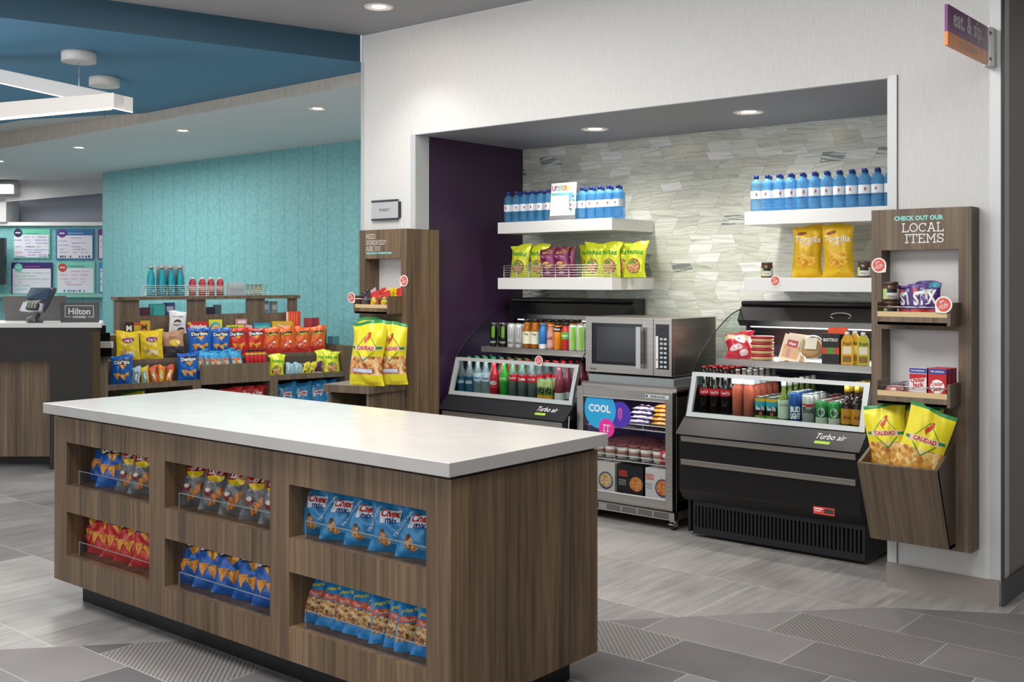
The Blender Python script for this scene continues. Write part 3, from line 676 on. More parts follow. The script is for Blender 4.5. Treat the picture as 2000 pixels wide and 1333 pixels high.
pp = [(c2x-0.014, c2z-0.02), (c2x+0.014, c2z-0.02), (c2x+0.014, c2z+0.025)]+arc(c2x, c2z+0.025, 0.014, 0.014, 0, 180, 8)[1:]
m.flat([(a-0.004*(1 if a < c2x else -1), c_) for a, c_ in pp][0:0] or pp, 0.0100, P('d65a9c', 0.4))
m.flat([(c2x-0.006, c2z-0.014), (c2x-0.002, c2z-0.014), (c2x-0.002, c2z+0.026), (c2x-0.006, c2z+0.026)], 0.0096, P('4a2fae', 0.4)); m.flat([(c2x+0.002, c2z-0.014), (c2x+0.006, c2z-0.014), (c2x+0.006, c2z+0.026), (c2x+0.002, c2z+0.026)], 0.0096, P('4a2fae', 0.4)); m.flat([(c2x-0.003, c2z-0.034), (c2x+0.003, c2z-0.034), (c2x+0.003, c2z-0.02), (c2x-0.003, c2z-0.02)], 0.0096, P('d65a9c', 0.4))
c3x, c3z = fpx(1183, 837); m.flat(disc2(c3x, c3z, 0.055), 0.0085, P('e62fa0', 0.4)); m.slab('IT', c3x, c3z-0.018, 0.036, WHITE, 0.0075, 0.12, align='c')
m.obj('door_decal', door)
m = MB().box(0.0, 0.02, 0.06, FW, 0.06, 0.104, STEEL).box(0.0, 0.06, 0.06, FW, 0.74, 0.104, STB)
m.box(0.06, 0.018, 0.066, 0.14, 0.0205, 0.098, P('0d1120', 0.3)).box(0.075, 0.0165, 0.074, 0.125, 0.0185, 0.09, P('16306a', 0.3)).text('-6', 0.1, 0.076, 0.012, M('digit_blue', '3c7bff', 0.4, 0, 2.0), 0.0155)
m.obj('control_strip', t)
m = MB()
for i in range(4):
    for k in range(5): m.box(0.20+i*0.108, 0.0185, 0.068+k*0.0065, 0.20+i*0.108+0.096, 0.0205, 0.0712+k*0.0065, P('1f2224', 0.4))
m.obj('vent_louvres', t)
def caster(x, y):
    m = MB().box(x-0.018, y-0.018, 0.045, x+0.018, y+0.018, 0.06, P('b9b9b9', 0.3, 0.7)).box(x-0.015, y-0.02, 0.02, x-0.011, y+0.015, 0.047, P('c0c0c0', 0.3, 0.7)).box(x+0.011, y-0.02, 0.02, x+0.015, y+0.015, 0.047, P('c0c0c0', 0.3, 0.7))
    m.prism([(y-0.005+0.022*math.cos(2*PI*i/16), 0.022+0.022*math.sin(2*PI*i/16)) for i in range(16)], x-0.010, x+0.010, P('2a2a2a', 0.5))
    m.box(x-0.016, y-0.042, 0.034, x+0.016, y-0.018, 0.038, P('d5d5d5', 0.3, 0.6)); m.obj('caster', t)
for cx_, cy_ in ((0.03, 0.07), (FW-0.03, 0.07), (0.03, 0.70), (FW-0.03, 0.70)): caster(cx_, cy_)
for zz in (0.355, 0.545):
    m = MB()
    for i in range(22): m.tube([(0.04+i*(FW-0.08)/21, 0.06, zz), (0.04+i*(FW-0.08)/21, 0.69, zz)], 0.0016, WIREW, 4)
    for yy in (0.06, 0.3, 0.5, 0.69): m.tube([(0.036, yy, zz-0.003), (FW-0.036, yy, zz-0.003)], 0.0028, WIREW, 6)
    m.tube([(0.036, 0.058, zz+0.026), (FW-0.036, 0.058, zz+0.026)], 0.0024, WIREW, 6)
    for xx in (0.05, FW*0.35, FW*0.65, FW-0.05): m.tube([(xx, 0.058, zz-0.003), (xx, 0.058, zz+0.026)], 0.0018, WIREW, 5)
    m.obj('wire_shelf', t)
MB().box(0.05, 0.055, 0.739, FW-0.05, 0.075, 0.745, LED).obj('light_strip', t)
area('freezer_strip_glow', (FX0+FW/2, FY+0.07, 0.735), 0.5, 0.03, 0.9, (math.radians(12), 0, 0), (0.95, 0.95, 1))
# stand plate between freezer and microwave
tag(MB().box(-3.838, 5.245, 0.7905, -3.190, 5.90, 0.80, STB).box(-3.80, 5.262, 0.80, -3.215, 5.88, 0.843, P('9da3a4', 0.35, 0.6)).obj('equipment_tray', bevel=0.001), 'grey metal tray with slotted front between the freezer and microwave', 'metal tray')
# ================================================================== MICROWAVE
MX0, MX1, MY = -3.836, -3.240, 5.28
t = thing('microwave_oven', 'stainless commercial microwave with black window standing above the freezer', 'microwave', (MX0, MY, 0.8435))
MWd = MX1-MX0; MH = 0.338
m = MB().box(0, 0.03, 0.012, MWd, 0.50, MH, STEEL).box(0.01, 0.06, 0.0, 0.05, 0.44, 0.012, BLACK).box(MWd-0.05, 0.06, 0.0, MWd-0.01, 0.44, 0.012, BLACK)
m.obj('cabinet', t, bevel=0.002)
m = MB(); dw = MWd*0.795
m.box(0, 0.0, 0.012, 0.045, 0.029, MH, STEEL).box(dw-0.075, 0, 0.012, dw, 0.029, MH, STEEL).box(0.045, 0, MH-0.036, dw-0.075, 0.029, MH, STEEL).box(0.045, 0, 0.012, dw-0.075, 0.029, 0.060, STEEL)
d_ = m.obj('door', t, bevel=0.001)
MB().box(0.045, 0.006, 0.060, dw-0.075, 0.012, MH-0.036, P('08080a', 0.12)).box(0.078, 0.004, 0.078, dw-0.093, 0.0062, MH-0.058, P('2d3034', 0.10)).obj('window', d_)
m = MB().box(dw-0.092, -0.040, 0.050, dw-0.062, -0.030, MH-0.05, ALU).box(dw-0.088, -0.031, 0.054, dw-0.066, 0.0, 0.074, ALU).box(dw-0.088, -0.031, MH-0.074, dw-0.066, 0, MH-0.054, ALU)
m.obj('handle', d_, bevel=0.001)
MB().text('Amana', 0.055, 0.026, 0.011, P('1c1c1c', 0.4), -0.0008, 0.01).obj('maker_name', d_)
m = MB().box(dw+0.003, 0.0, 0.012, MWd, 0.029, MH, STEEL); m.box(dw+0.018, -0.003, 0.05, MWd-0.018, 0.0, MH-0.032, P('14161a', 0.2)); cp = m.obj('control_panel', t, bevel=0.001)
m = MB()
for i in range(7):
    for k in range(2): m.box(dw+0.048+k*0.026, -0.0042, 0.06+i*0.026, dw+0.066+k*0.026, -0.0032, 0.072+i*0.026, P('c3cad0', 0.4))
m.box(dw+0.02, -0.0042, 0.056, dw+0.036, -0.0032, 0.238, P('e8eaea', 0.4)); m.box(dw+0.024, -0.005, 0.10, dw+0.032, -0.0042, 0.11, P('cc4444', 0.4)); m.box(dw+0.03, -0.0042, MH-0.07, MWd-0.028, -0.0032, MH-0.045, P('2b1c30', 0.3))
m.obj('keypad', cp)

# ================================================================== LOCAL ITEMS PANEL
LX0, LX1, LY, LZ0, LZ1 = -1.915, -1.479, 4.832, 0.233, 1.717
t = thing('item_display_rack', 'tall wood-grain wall panel lettered LOCAL ITEMS with trays and bin', 'display rack', (0, 0, 0))
NXa, NXb = -1.868, -1.533
m = MB(); yb = YW-0.008
m.box(LX0, LY, LZ0, NXa, yb, LZ1, WOODG).box(NXb, LY, LZ0, LX1, yb, LZ1, WOODG)
for z0, z1 in ((LZ0, 0.86), (1.182, 1.21), (1.535, LZ1)): m.box(NXa, LY, z0, NXb, yb, z1, WOODG)
m.box(NXa, yb-0.004, 0.86, NXb, yb, 1.182, P('dcdad8', 0.6)).box(NXa, yb-0.004, 1.21, NXb, yb, 1.535, P('dcdad8', 0.6))
pan = m.obj('panel', t)
m = MB(); CY = P('8fdcd2', 0.5)
m.text('CHECK OUT OUR', -1.5955, 1.6665, 0.0185, CY, LY-0.001, 0.05, align='r', maxw=0.216)
m.slab('LOCAL', -1.5955, 1.6155, 0.036, WHITE, LY-0.001, align='r', maxw=0.180, wt=0.12)
m.slab('ITEMS', -1.5955, 1.567, 0.036, WHITE, LY-0.001, align='r', maxw=0.166, wt=0.12); m.obj('lettering', pan)
def tray(par, x0, x1, yf, yb_, z0, z1, wood, rail=True):
    m = MB(); m.box(x0, yf, z0, x0+0.014, yb_, z1, wood).box(x1-0.014, yf, z0, x1, yb_, z1, wood).box(x0+0.014, yf, z0, x1-0.014, yb_, z0+0.014, wood).box(x0+0.014, yf, z0, x1-0.014, yf+0.014, z0+0.036, wood)
    tr_ = m.obj('tray', par, bevel=0.001)
    MB().box(x0+0.014, yf-0.0005, z0+0.036, x1-0.014, yf+0.012, z0+0.058, BEIGEW).obj('front_lip', tr_)
    MB().tube([(x0+0.014, yf+0.006, z1-0.02), (x1-0.014, yf+0.006, z1-0.02)], 0.003, CHROME, 8).obj('retaining_rod', tr_)
tray(t, -1.848, -1.522, 4.695, LY-0.0005, 1.207, 1.305, WOODG)
tray(t, -1.848, -1.522, 4.695, LY-0.0005, 0.862, 0.962, WOODG)
m = MB(); bx0, bx1 = -1.887, -1.545; T_ = 0.014
def ply(pts, a0, a1): m.prism(pts, a0, a1, WOODX)
ply([(4.60, 0.608), (4.75, 0.253), (4.766, 0.253), (4.616, 0.612)], bx0, bx1)
for (a0, a1) in ((bx0, bx0+T_), (bx1-T_, bx1)): ply([(4.606, 0.60), (4.756, 0.253), (LY-0.0005, 0.253), (LY-0.0005, 0.70), (4.606, 0.612)], a0, a1)
ply([(4.756, 0.253), (4.75, 0.267), (LY-0.0005, 0.267), (LY-0.0005, 0.253)], bx0, bx1)
m.obj('slanted_bin', t)
talker((-1.880, LY-0.003, 1.468), 0, 0.034, 'round red paper tag beside the jars on wood-grain wall panel', -45)
talker((-1.548, 4.688, 1.298), 0, 0.036, 'round red paper tag at right end of steel tray rod', -135)

# ================================================================== SUNDRIES KIOSK + STAND
KX0, KX1, KY, KZ1 = -5.309, -4.875, 4.81, 1.722
t = thing('sundries_kiosk', 'tall wood-grain column kiosk lettered NEED SUNDRIES beside the purple wall', 'display rack')
m = MB(); a_, b_ = -5.256, -4.925
m.box(KX0, KY, 0, a_, YW-0.006, KZ1, WOOD).box(b_, KY, 0, KX1, YW-0.006, KZ1, WOOD).box(a_, KY, 0, b_, YW-0.006, 1.187, WOOD).box(a_, KY, 1.536, b_, YW-0.006, KZ1, WOOD)
m.box(XO0+0.006, YW-0.006, 0, KX1, 5.105, KZ1, WOOD).box(a_, YW-0.010, 1.187, b_, YW-0.007, 1.536, P('dedcd9', 0.6))
kb = m.obj('column', t)
m = MB()
m.slab('NEED', -5.243, 1.667, 0.026, WHITE, KY-0.001, maxw=0.086, wt=0.09); m.slab('SUNDRIES?', -5.243, 1.627, 0.026, WHITE, KY-0.001, maxw=0.186, wt=0.09); m.slab('ASK US!', -5.243, 1.588, 0.026, WHITE, KY-0.001, maxw=0.13, wt=0.09)
m.text('PURCHASE AT THE FRONT DESK', -5.243, 1.566, 0.011, CY, KY-0.001, 0.06, align='l', maxw=0.28); m.obj('lettering', kb)
tray(t, -5.232, -4.912, 4.690, KY-0.0005, 1.188, 1.300, WOOD)
talker((-5.245, 4.683, 1.287), 0, 0.034, 'round red paper tag at left end of sundries kiosk tray', -45)
talker((-4.895, 4.806, 1.395), 0, 0.036, 'round red paper tag on right edge of the sundries kiosk opening', -135)
t = thing('low_display_stand', 'low wood-grain open stand in front of the sundries kiosk', 'display stand')
m = MB(); sx0, sx1 = -5.205, -4.872; st_ = [( -5.201, 4.413), (-4.865, 4.486), (-4.876, 4.806), (-5.30, 4.806)]
m.prism(st_, 0.712, 0.757, WOODG, 'z'); m.obj('top', t, bevel=0.001)
MB().prism([(-5.178, 4.437), (-5.162, 4.440), (-5.172, 4.80), (-5.188, 4.80)], 0, 0.7115, WOODG, 'z').obj('side_panel', t)
MB().prism([(-4.905, 4.50), (-4.889, 4.504), (-4.884, 4.806), (-4.900, 4.806)], 0, 0.7115, WOODG, 'z').obj('side_panel', t)
MB().prism([(-5.17, 4.79), (-4.90, 4.79), (-4.90, 4.80), (-5.17, 4.80)], 0, 0.7115, P('1d1714', 0.5), 'z').obj('back_panel', t)

# ================================================================== WALL SIGNS
t = thing('market_sign', 'small silver MARKET sign with dark bars on the white pier', 'sign', (-5.188, YW-0.005, 1.788))
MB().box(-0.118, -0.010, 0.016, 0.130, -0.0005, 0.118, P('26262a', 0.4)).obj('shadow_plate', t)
m = MB().box(-0.13, -0.016, 0.014, 0.118, -0.0105, 0.120, P('c9c9ca', 0.4, 0.4)); m.text('MARKET', -0.006, 0.060, 0.018, P('222226', 0.5), -0.0165, 0.0, maxw=0.105); m.obj('face_plate', t)
MB().box(-0.13, -0.018, 0.0, 0.118, -0.0105, 0.0135, P('3a3a40', 0.35)).box(-0.13, -0.018, 0.1205, 0.118, -0.0105, 0.134, P('3a3a40', 0.35)).obj('end_bar', t)
t = thing('blade_sign', 'purple and orange blade sign reading eat and sip near the corner', 'sign', (-1.430, 4.344, 2.318))
m = MB(); m.box(0, 0, 0.054, 0.012, 0.503, 0.160, P('74246f', 0.4)); m.box(0, 0, 0.0, 0.012, 0.503, 0.054, P('f08a1d', 0.4))
def sf(px, pz): return (-0.0008, 0.251+px, pz)     # the face looking to -x ... mirrored to read left to right
def sg(px, pz): return (0.0128, 0.251+px, pz)
m.obj('panel', t)
def bl(fn, nm):
    m = MB(); m.text('eat. & sip.', 0, 0.088, 0.066, P('cfcfca', 0.5), 0, 0.03, maxw=0.44, fn=fn); m.text('24/7 MARKET', 0, 0.014, 0.028, P('e8d9cf', 0.5), 0, 0.0, maxw=0.34, fn=fn); m.obj(nm, t)
bl(sg, 'lettering')
m = MB().box(-0.004, 0.503, -0.002, 0.020, 0.530, 0.162, ALU).box(-0.012, 0.530, -0.002, 0.024, 0.5975, 0.162, P('c0c0bd', 0.4, 0.4)); m.box(0.020, 0.512, 0.02, 0.024, 0.522, 0.03, BLACK).box(0.020, 0.512, 0.13, 0.024, 0.522, 0.14, BLACK); m.obj('bracket', t)

# ================================================================== RECEPTION DESK
def cam_frame(D, u0=100):
    s = (u0-1000)/FPX*D; return Vector((s*ca+D*sa, -s*sa+D*ca, 0))
RZ = YAW
o0 = cam_frame(8.04, 97)          # fin corner: local x to the right, y away
t = thing('reception_desk', 'dark brown reception desk with wood-grain panel and white top', 'desk', o0, RZ)
K = 8.04/FPX
DKB = P('231a17', 0.5)
SL = -0.38
m = MB(); m.box(0.0, 0, 0, 84*K, 0.03, 1.047, DKB); m.box(-3.2, 0, 0.80, 0, 0.03, 1.047, DKB); m.prism([(84*K, 0.0), (84*K+0.045, 0.03), (84*K+0.045+0.5*SL, 0.53), (84*K-0.02+0.5*SL, 0.53), (84*K-0.02, 0.0305)], 0, 1.047, P('4c3e28', 0.4), 'z'); m.prism([(-3.2, 0.5), (84*K-0.02+0.47*SL, 0.5), (84*K-0.02+0.47*SL, 0.53), (-3.2, 0.53)], 0, 1.0, DKB, 'z')  # end face: yellowish reflection put into its colour
m.obj('frame', t)
MB().box(-3.2, 0.13, 0.075, 0.0, 0.16, 0.80, WOOD).obj('wood_panel', t)
MB().box(-3.2, 0.32, 0.0, -0.001, 0.36, 0.075, DKB).obj('toe_kick', t)
MB().prism([(-3.2, -0.03), (102*K, -0.03), (102*K, 0.0), (102*K+0.5*SL, 0.5), (102*K+0.5*SL, 0.54), (-3.2, 0.54)], 1.048, 1.080, P('dcdad6', 0.3), 'z').obj('countertop', t)
def dk(u, v, D):   # desk-local coordinates of a picture point at distance D
    return ((u-1000)/FPX*D+903/FPX*8.04, D-8.04, EYE+(HOR-v)*D/FPX)
# HILTON HONORS sign
ZD = 1.0803
t2 = thing('countertop_sign', 'dark grey upright loyalty programme sign at right end of desk', 'sign', o0, RZ)
a = dk(119, 628, 8.2); b2 = dk(193, 590, 8.2)
m = MB().box(a[0], 0.15, ZD, b2[0], 0.17, b2[2], P('4b4a4c', 0.5)); m.obj('board', t2)
m = MB(); LG = P('d6d6d4', 0.5); q1_ = dk(127, 620, 8.19); q2_ = dk(183, 597, 8.19); zt = q2_[2]; zb_ = q1_[2]
for (x0, z0, x1, z1) in ((q1_[0], zb_, q1_[0]+0.004, zt), (q2_[0]-0.004, zb_, q2_[0], zt), (q1_[0], zt-0.004, q2_[0], zt), (q1_[0], zb_, q1_[0]+0.045, zb_+0.004), (q2_[0]-0.045, zb_, q2_[0], zb_+0.004)): m.box(x0, 0.148, z0, x1, 0.1495, z1, LG)
xm = (q1_[0]+q2_[0])/2; m.text('Hilton', xm, zb_+0.022, 0.046, LG, 0.1485, 0.02, maxw=0.185); m.text('HONORS', xm, zb_-0.006, 0.016, LG, 0.1485, 0.03, maxw=0.115); m.obj('lettering', t2)
# monitor seen from behind
t2 = thing('computer_monitor', 'grey back of a computer monitor standing on the reception desk', 'monitor', o0, RZ)
a = dk(10, 628, 8.4); b2 = dk(127, 578, 8.4)
MB().prism([(a[0], ZD+0.003), (b2[0]+0.0, ZD+0.003), (b2[0], b2[2]), (a[0]-0.02, b2[2]-0.004)], 0.36, 0.38, P('5a5654', 0.45), 'y').obj('screen_back', t2)
MB().box(a[0]+0.15, 0.38, ZD+0.0, a[0]+0.26, 0.44, ZD+0.12, P('3a3838', 0.5)).obj('stand', t2)
# payment terminal on a stand
t2 = thing('payment_terminal', 'tilted card payment terminal with keypad on a short stand', 'card reader', o0, RZ)
m = MB(); c0 = dk(62, 610, 8.12)
base = dk(70, 630, 8.12)
m.box(base[0]-0.055, 0.05, ZD, base[0]+0.035, 0.13, ZD+0.010, P('2a2b30', 0.4)); m.tube([(base[0]-0.01, 0.09, ZD), (base[0]+0.015, 0.10, ZD+0.07)], 0.016, P('32343a', 0.4), 10); m.tube([(base[0]-0.05, 0.05, ZD+0.008), (base[0]-0.05, 0.05, ZD+0.035), (base[0]-0.01, 0.045, ZD+0.05)], 0.006, P('b8bcc0', 0.3, 0.5), 8); m.obj('stand', t2)
def dq(u, v, D): 
    q = dk(u, v, D); return (q[0], q[1], q[2])
def slabq(pts, th, m_, nm, par):
    mb = MB(); n2 = len(pts); bk = [(p[0]+0.01, p[1]+th, p[2]-0.006) for p in pts]
    mb.add(list(pts)+bk, [tuple(range(n2)), tuple(range(2*n2-1, n2-1, -1))]+[(i, n2+i, n2+(i+1) % n2, (i+1) % n2) for i in range(n2)], m_); return mb.obj(nm, par)
body = [dq(38, 608, 8.05), dq(40, 603, 8.06), dq(50, 588, 8.10), dq(60, 562, 8.16), dq(105, 562, 8.16), dq(104, 568, 8.15), dq(88, 600, 8.08), dq(82, 609, 8.05), dq(55, 611, 8.03)]
slabq(body, 0.03, P('3a3c44', 0.4), 'terminal_body', t2)
slabq([(p[0], p[1]-0.003, p[2]) for p in (dq(38, 607, 8.04), dq(46, 590, 8.08), dq(83, 593, 8.08), dq(80, 608, 8.04), dq(56, 610, 8.03))], 0.006, P('8f9096', 0.35, 0.3), 'keypad_housing', t2)
slabq([(p[0], p[1]-0.006, p[2]) for p in (dq(50, 603, 8.04), dq(55, 591, 8.07), dq(75, 592, 8.07), dq(72, 605, 8.04))], 0.003, P('16181c', 0.4), 'keypad', t2)
m = MB()
for i in range(3):
    for k2 in range(3):
        q = dq(54.5+i*6+k2*1.1, 601-k2*3.6, 8.03); cc_ = ['8fbf6a', 'd8d08a', 'c8ccd0'][i]; m.box(q[0], q[1]-0.008, q[2], q[0]+0.012, q[1]-0.006, q[2]+0.007, P(cc_, 0.4))
m.obj('key', t2)
slabq([(p[0], p[1]-0.004, p[2]) for p in (dq(50, 583, 8.10), dq(60, 563, 8.15), dq(98, 564, 8.15), dq(90, 586, 8.10))], 0.003, P('39485a', 0.15), 'screen', t2)
# printer / black equipment behind desk end with white tray
t2 = thing('desk_printer', 'black printer with a white tray between desk and snack gondola', 'printer', o0, RZ)
a = dk(195, 690, 8.65); b2 = dk(219, 636, 8.65)
m = MB(); x1_ = b2[0]
for (zz0, zz1, k3) in ((0.79, 0.90, 0.0), (0.90, 0.97, -0.012), (0.97, b2[2], -0.045)): m.prism([(a[0]-.08, 0.60), (x1_+k3, 0.60), (x1_+k3+0.2*SL, 0.80), (a[0]-.08+0.2*SL, 0.80)], zz0, zz1, P('16161a', 0.4), 'z'); m.obj('body', t2)
a = dk(195, 680, 8.6); b2 = dk(219, 668, 8.6); MB().box(a[0], 0.555, a[2], b2[0]-0.005, 0.599, b2[2], P('cfcdc4', 0.4)).obj('paper_tray', t2)
tag(MB().box(dk(168,600,8.62)[0], 0.60, 0, dk(183,600,8.62)[0], 0.70, 0.7895, DKB).obj('equipment_shelf', None, o0, RZ), 'dark cabinet holding the printer at the end of the desk', 'cabinet')
# television edge at far left
tag(opl(MB(), -60, 9, 465, 556, D0-0.25, P('1f2a2e', 0.3), 0.06).obj('wall_television'), 'dark wall television cut off by the left picture edge', 'television')
# posters on the office wall
def poster(u0, v0, u1, v1, border, hd, badge, textc, label, lines, bpos=None, foot=None):
    mb = MB(); d = D0-0.02
    def pt(u, v, dd): q = offc(os_(u, dd), dd, oz(v, dd)); return q
    def quad(ua, va, ub, vb, dd, m_): mb.add([pt(ua, vb, dd), pt(ub, vb, dd), pt(ub, va, dd), pt(ua, va, dd)], [(0, 1, 2, 3)], m_)
    opl(mb, u0, u1, v0, v1, d, P(border, 0.4), 0.015)
    quad(u0+2.6, v0+12, u1-2.6, v1-2, d-0.004, P('dfe0ec', 0.5))
    if badge:
        bx_, by_ = bpos or (u0+11, v0+8); R_ = 8.2
        mb.add([pt(bx_+R_*math.cos(2*PI*i/20), by_+R_*math.sin(2*PI*i/20), d-0.008) for i in range(20)][::-1], [tuple(range(20))], P(badge, 0.4))
        quad(bx_-5, by_-1.4, bx_+5, by_+1.4, d-0.010, P('c9d4dc', 0.5))
        quad(bx_+12, v0+7.2, min(bx_+42, u1-4), v0+8.8, d-0.008, P(hd, 0.5))
    rnd = random.Random(int(u0*7+v0))
    for (v_, segs) in lines:
        for (ua, ub, cc_) in segs:
            n_ = max(2, int((ub-ua)/2.2)); 
            for i in range(n_):
                x_ = ua+(ub-ua)*i/n_; h_ = rnd.uniform(0.5, 1.2)
                mb.add([pt(x_, v_+h_, d-0.008), pt(x_+1.5, v_+h_*0.6+rnd.uniform(-.4, .4), d-0.008), pt(x_+1.9, v_-h_*0.4, d-0.008), pt(x_+0.5, v_-h_, d-0.008)], [(0, 1, 2, 3)], P(cc_, 0.5))
    if foot:
        for i, (ua, cc_) in enumerate(foot): quad(ua, v1-7.5+rnd.uniform(-.5, .5), ua+rnd.uniform(2, 3.6), v1-3.6, d-0.008, P(cc_, 0.5))
    return tag(mb.obj('whiteboard_poster'), label, 'poster')
BL, PKc, GN, PU, DK_ = '6c8fd0', 'cf7fa8', '7fcfa6', '9a8ab8', '45506a'
poster(25, 447, 98, 505, '6fcdb4', '6fcdb4', '2b2350', BL, 'mint-framed handwritten poster in the upper row on office wall', [(463, [(46, 58, BL), (62, 68, BL), (72, 90, BL)]), (469, [(28, 42, '8a6a7a'), (48, 60, BL), (68, 92, BL)]), (475, [(50, 60, BL), (70, 94, BL)]), (482, [(30, 42, BL), (50, 68, DK_), (72, 80, BL)]), (488, [(48, 64, BL), (66, 92, BL)]), (493, [(28, 44, PKc), (54, 80, BL)]), (498, [(54, 70, PKc), (74, 92, PU)]), (501, [(30, 50, BL), (76, 92, BL)])], (35, 455), [(94, '3a6a8a')])
poster(109, 448, 183, 507, '2f6fa8', '9fc4e0', '6a2a8a', PU, 'blue-framed handwritten poster in the upper row on office wall', [(465, [(138, 160, PU)]), (471, [(114, 130, PU)]), (475, [(140, 166, PU)]), (479, [(114, 136, PU)]), (482, [(140, 158, PU)]), (487, [(116, 128, PU), (142, 168, PU)]), (493, [(116, 134, PU), (142, 152, PU), (158, 172, PU)])], (121, 456), [(117, '3a3f60'), (121, '4a6a60'), (126, '3a3f60'), (131, 'd8e070'), (136, '4a6a90'), (154, '3a3f60'), (160, '5a4a80'), (166, '4a5a60'), (172, '3a3f60')])
poster(191, 448, 240, 507, '74308a', '74308a', None, PU, 'purple-framed poster mostly hidden by teal wall, upper row', [(470, [(196, 199, 'b06ac0')]), (482, [(196, 199, 'b06ac0')])])
poster(22, 513, 102, 576, '3d2a6e', 'b05fa8', '6fcdb4', GN, 'purple-framed handwritten poster behind the card payment terminal', [(533, [(30, 60, GN), (64, 96, GN)]), (539, [(28, 70, GN)]), (545, [(34, 96, GN)]), (552, [(36, 42, DK_), (64, 72, 'e0e070')]), (558, [(28, 60, GN)]), (565, [(30, 54, GN)])], (36, 523))
poster(110, 512, 185, 574, '7fd0bd', '6a8a9a', 'd0433c', PKc, 'mint-framed poster with a red badge, lower row on office wall', [(530, [(138, 156, PKc), (160, 176, PKc)]), (537, [(116, 132, PKc), (138, 152, PKc), (156, 172, PKc)]), (545, [(116, 134, PKc), (138, 150, PKc), (156, 168, PKc)]), (551, [(126, 140, PKc), (158, 166, PKc)]), (556, [(128, 160, PKc)])], (122, 523), [(124, '4a80c0'), (132, '8a5aa0'), (137, '5a9a70'), (142, '505a90'), (148, 'b06a8a'), (154, '4a6a90'), (163, '5a8ac0')])
poster(193, 513, 240, 572, '2f8fc0', '2f8fc0', None, PU, 'bright blue poster mostly hidden by teal wall, lower row', [(530, [(196, 199, '3a3f60')]), (545, [(196, 199, '3a3f60')]), (556, [(196, 199, '3a3f60')])])

# ================================================================== SNACK GONDOLA (beside the desk)
G0 = Vector((-8.14, 4.665, 0)); GA = math.atan2(0.97474, 0.22333); GL = 2.149
ge = (0.22333, 0.97474); gn = (-0.97474, 0.22333)
def G(t_, w_, z_): return (G0.x+ge[0]*t_+gn[0]*w_, G0.y+ge[1]*t_+gn[1]*w_, z_)
def gt(u, w_):     # position along the gondola under picture column u at depth w
    d = ray(u, 600); px_, py_ = G0.x+gn[0]*w_, G0.y+gn[1]*w_
    det = d[0]*(-ge[1])+ge[0]*d[1]; k = (px_*(-ge[1])+ge[0]*py_)/det
    return (k*d[0]-px_)*ge[0]+(k*d[1]-py_)*ge[1]
t = thing('snack_gondola', 'low wood-grain stepped gondola full of chips and candy before teal wall', 'display shelving', G0, GA)
m = MB()
m.box(-0.085, 0, 0, 0, 0.70, 0.783, WOODG).box(GL, 0, 0, GL+0.085, 0.70, 0.785, WOODG)
m.box(0, 0, 0, GL, 0.02, 0.10, WOODG)
for a in (0.70, 1.405): m.box(a, 0, 0.1, a+0.075, 0.55, 0.504, WOODG)
m.box(0, 0.0, 0.504, GL, 0.20, 0.512, WOODG); m.box(0, 0.66, 0, GL, 0.70, 0.92, WOODG)
m.box(0, 0.02, 0.09, GL, 0.66, 0.10, WOODG)
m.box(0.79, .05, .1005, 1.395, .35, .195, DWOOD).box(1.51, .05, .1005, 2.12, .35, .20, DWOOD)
m.obj('carcass', t)
MB().box(0, 0.0, 0.512, 0.767, 0.016, 0.551, WOODG).box(0.767, 0, 0.512, 1.40, 0.016, 0.670, WOODG).box(1.40, 0, 0.512, GL, 0.016, 0.551, WOODG).obj('front_rail', t)
MB().box(0, 0.016, 0.512, 0.767, 0.17, 0.520, P('6a645c', 0.5)).box(1.40, 0.016, 0.512, GL, 0.17, 0.520, P('6a645c', 0.5)).box(0.767, 0.016, 0.62, 1.40, 0.17, 0.628, WOODG).obj('front_tray', t)
MB().box(0, 0.17, 0.512, GL, 0.178, 0.70, P('55483e', 0.5)).obj('riser', t)
MB().box(0, 0.17, 0.700, GL, 0.36, 0.730, WOODG).obj('middle_shelf', t)
MB().box(0, 0.36, 0.70, GL, 0.368, 0.905, WOODG).box(0, 0.36, 0.905, GL, 0.66, 0.93, WOODG).obj('upper_shelf', t)
# back hutch: three see-through windows between posts
h0, h1 = 0.255, 1.925; yw0, yw1 = 0.53, 0.69
m = MB(); m.box(h0-0.02, yw0-0.015, 1.222, h1+0.025, yw1+0.01, 1.252, WOODG)
m.box(h0, yw0, 0.93, h0+0.025, yw1, 1.222, WOODG).box(h1-0.025, yw0, 0.93, h1, yw1, 1.222, WOODG)
m.box(h0+0.025, yw0, 0.93, h1-0.025, yw0+0.02, 1.085, WOODG)
for (a, c_) in ((0.275, 0.43), (0.86, 1.03), (1.42, 1.60), (1.84, 1.90)): m.box(a, yw0+0.01, 1.085, c_, yw0+0.03, 1.222, WOODG)
m.box(h0+0.025, yw0+0.02, 1.075, h1-0.025, yw1, 1.085, WOODG)
m.obj('hutch', t)
for (a, c_) in ((0.43, 0.86), (1.03, 1.42), (1.60, 1.84)):
    MB().box(a+0.005, yw0+0.002, 1.086, c_-0.005, yw0+0.006, 1.19, ACR).obj('acrylic_lip', t)
def AX(nm, mb_): pass
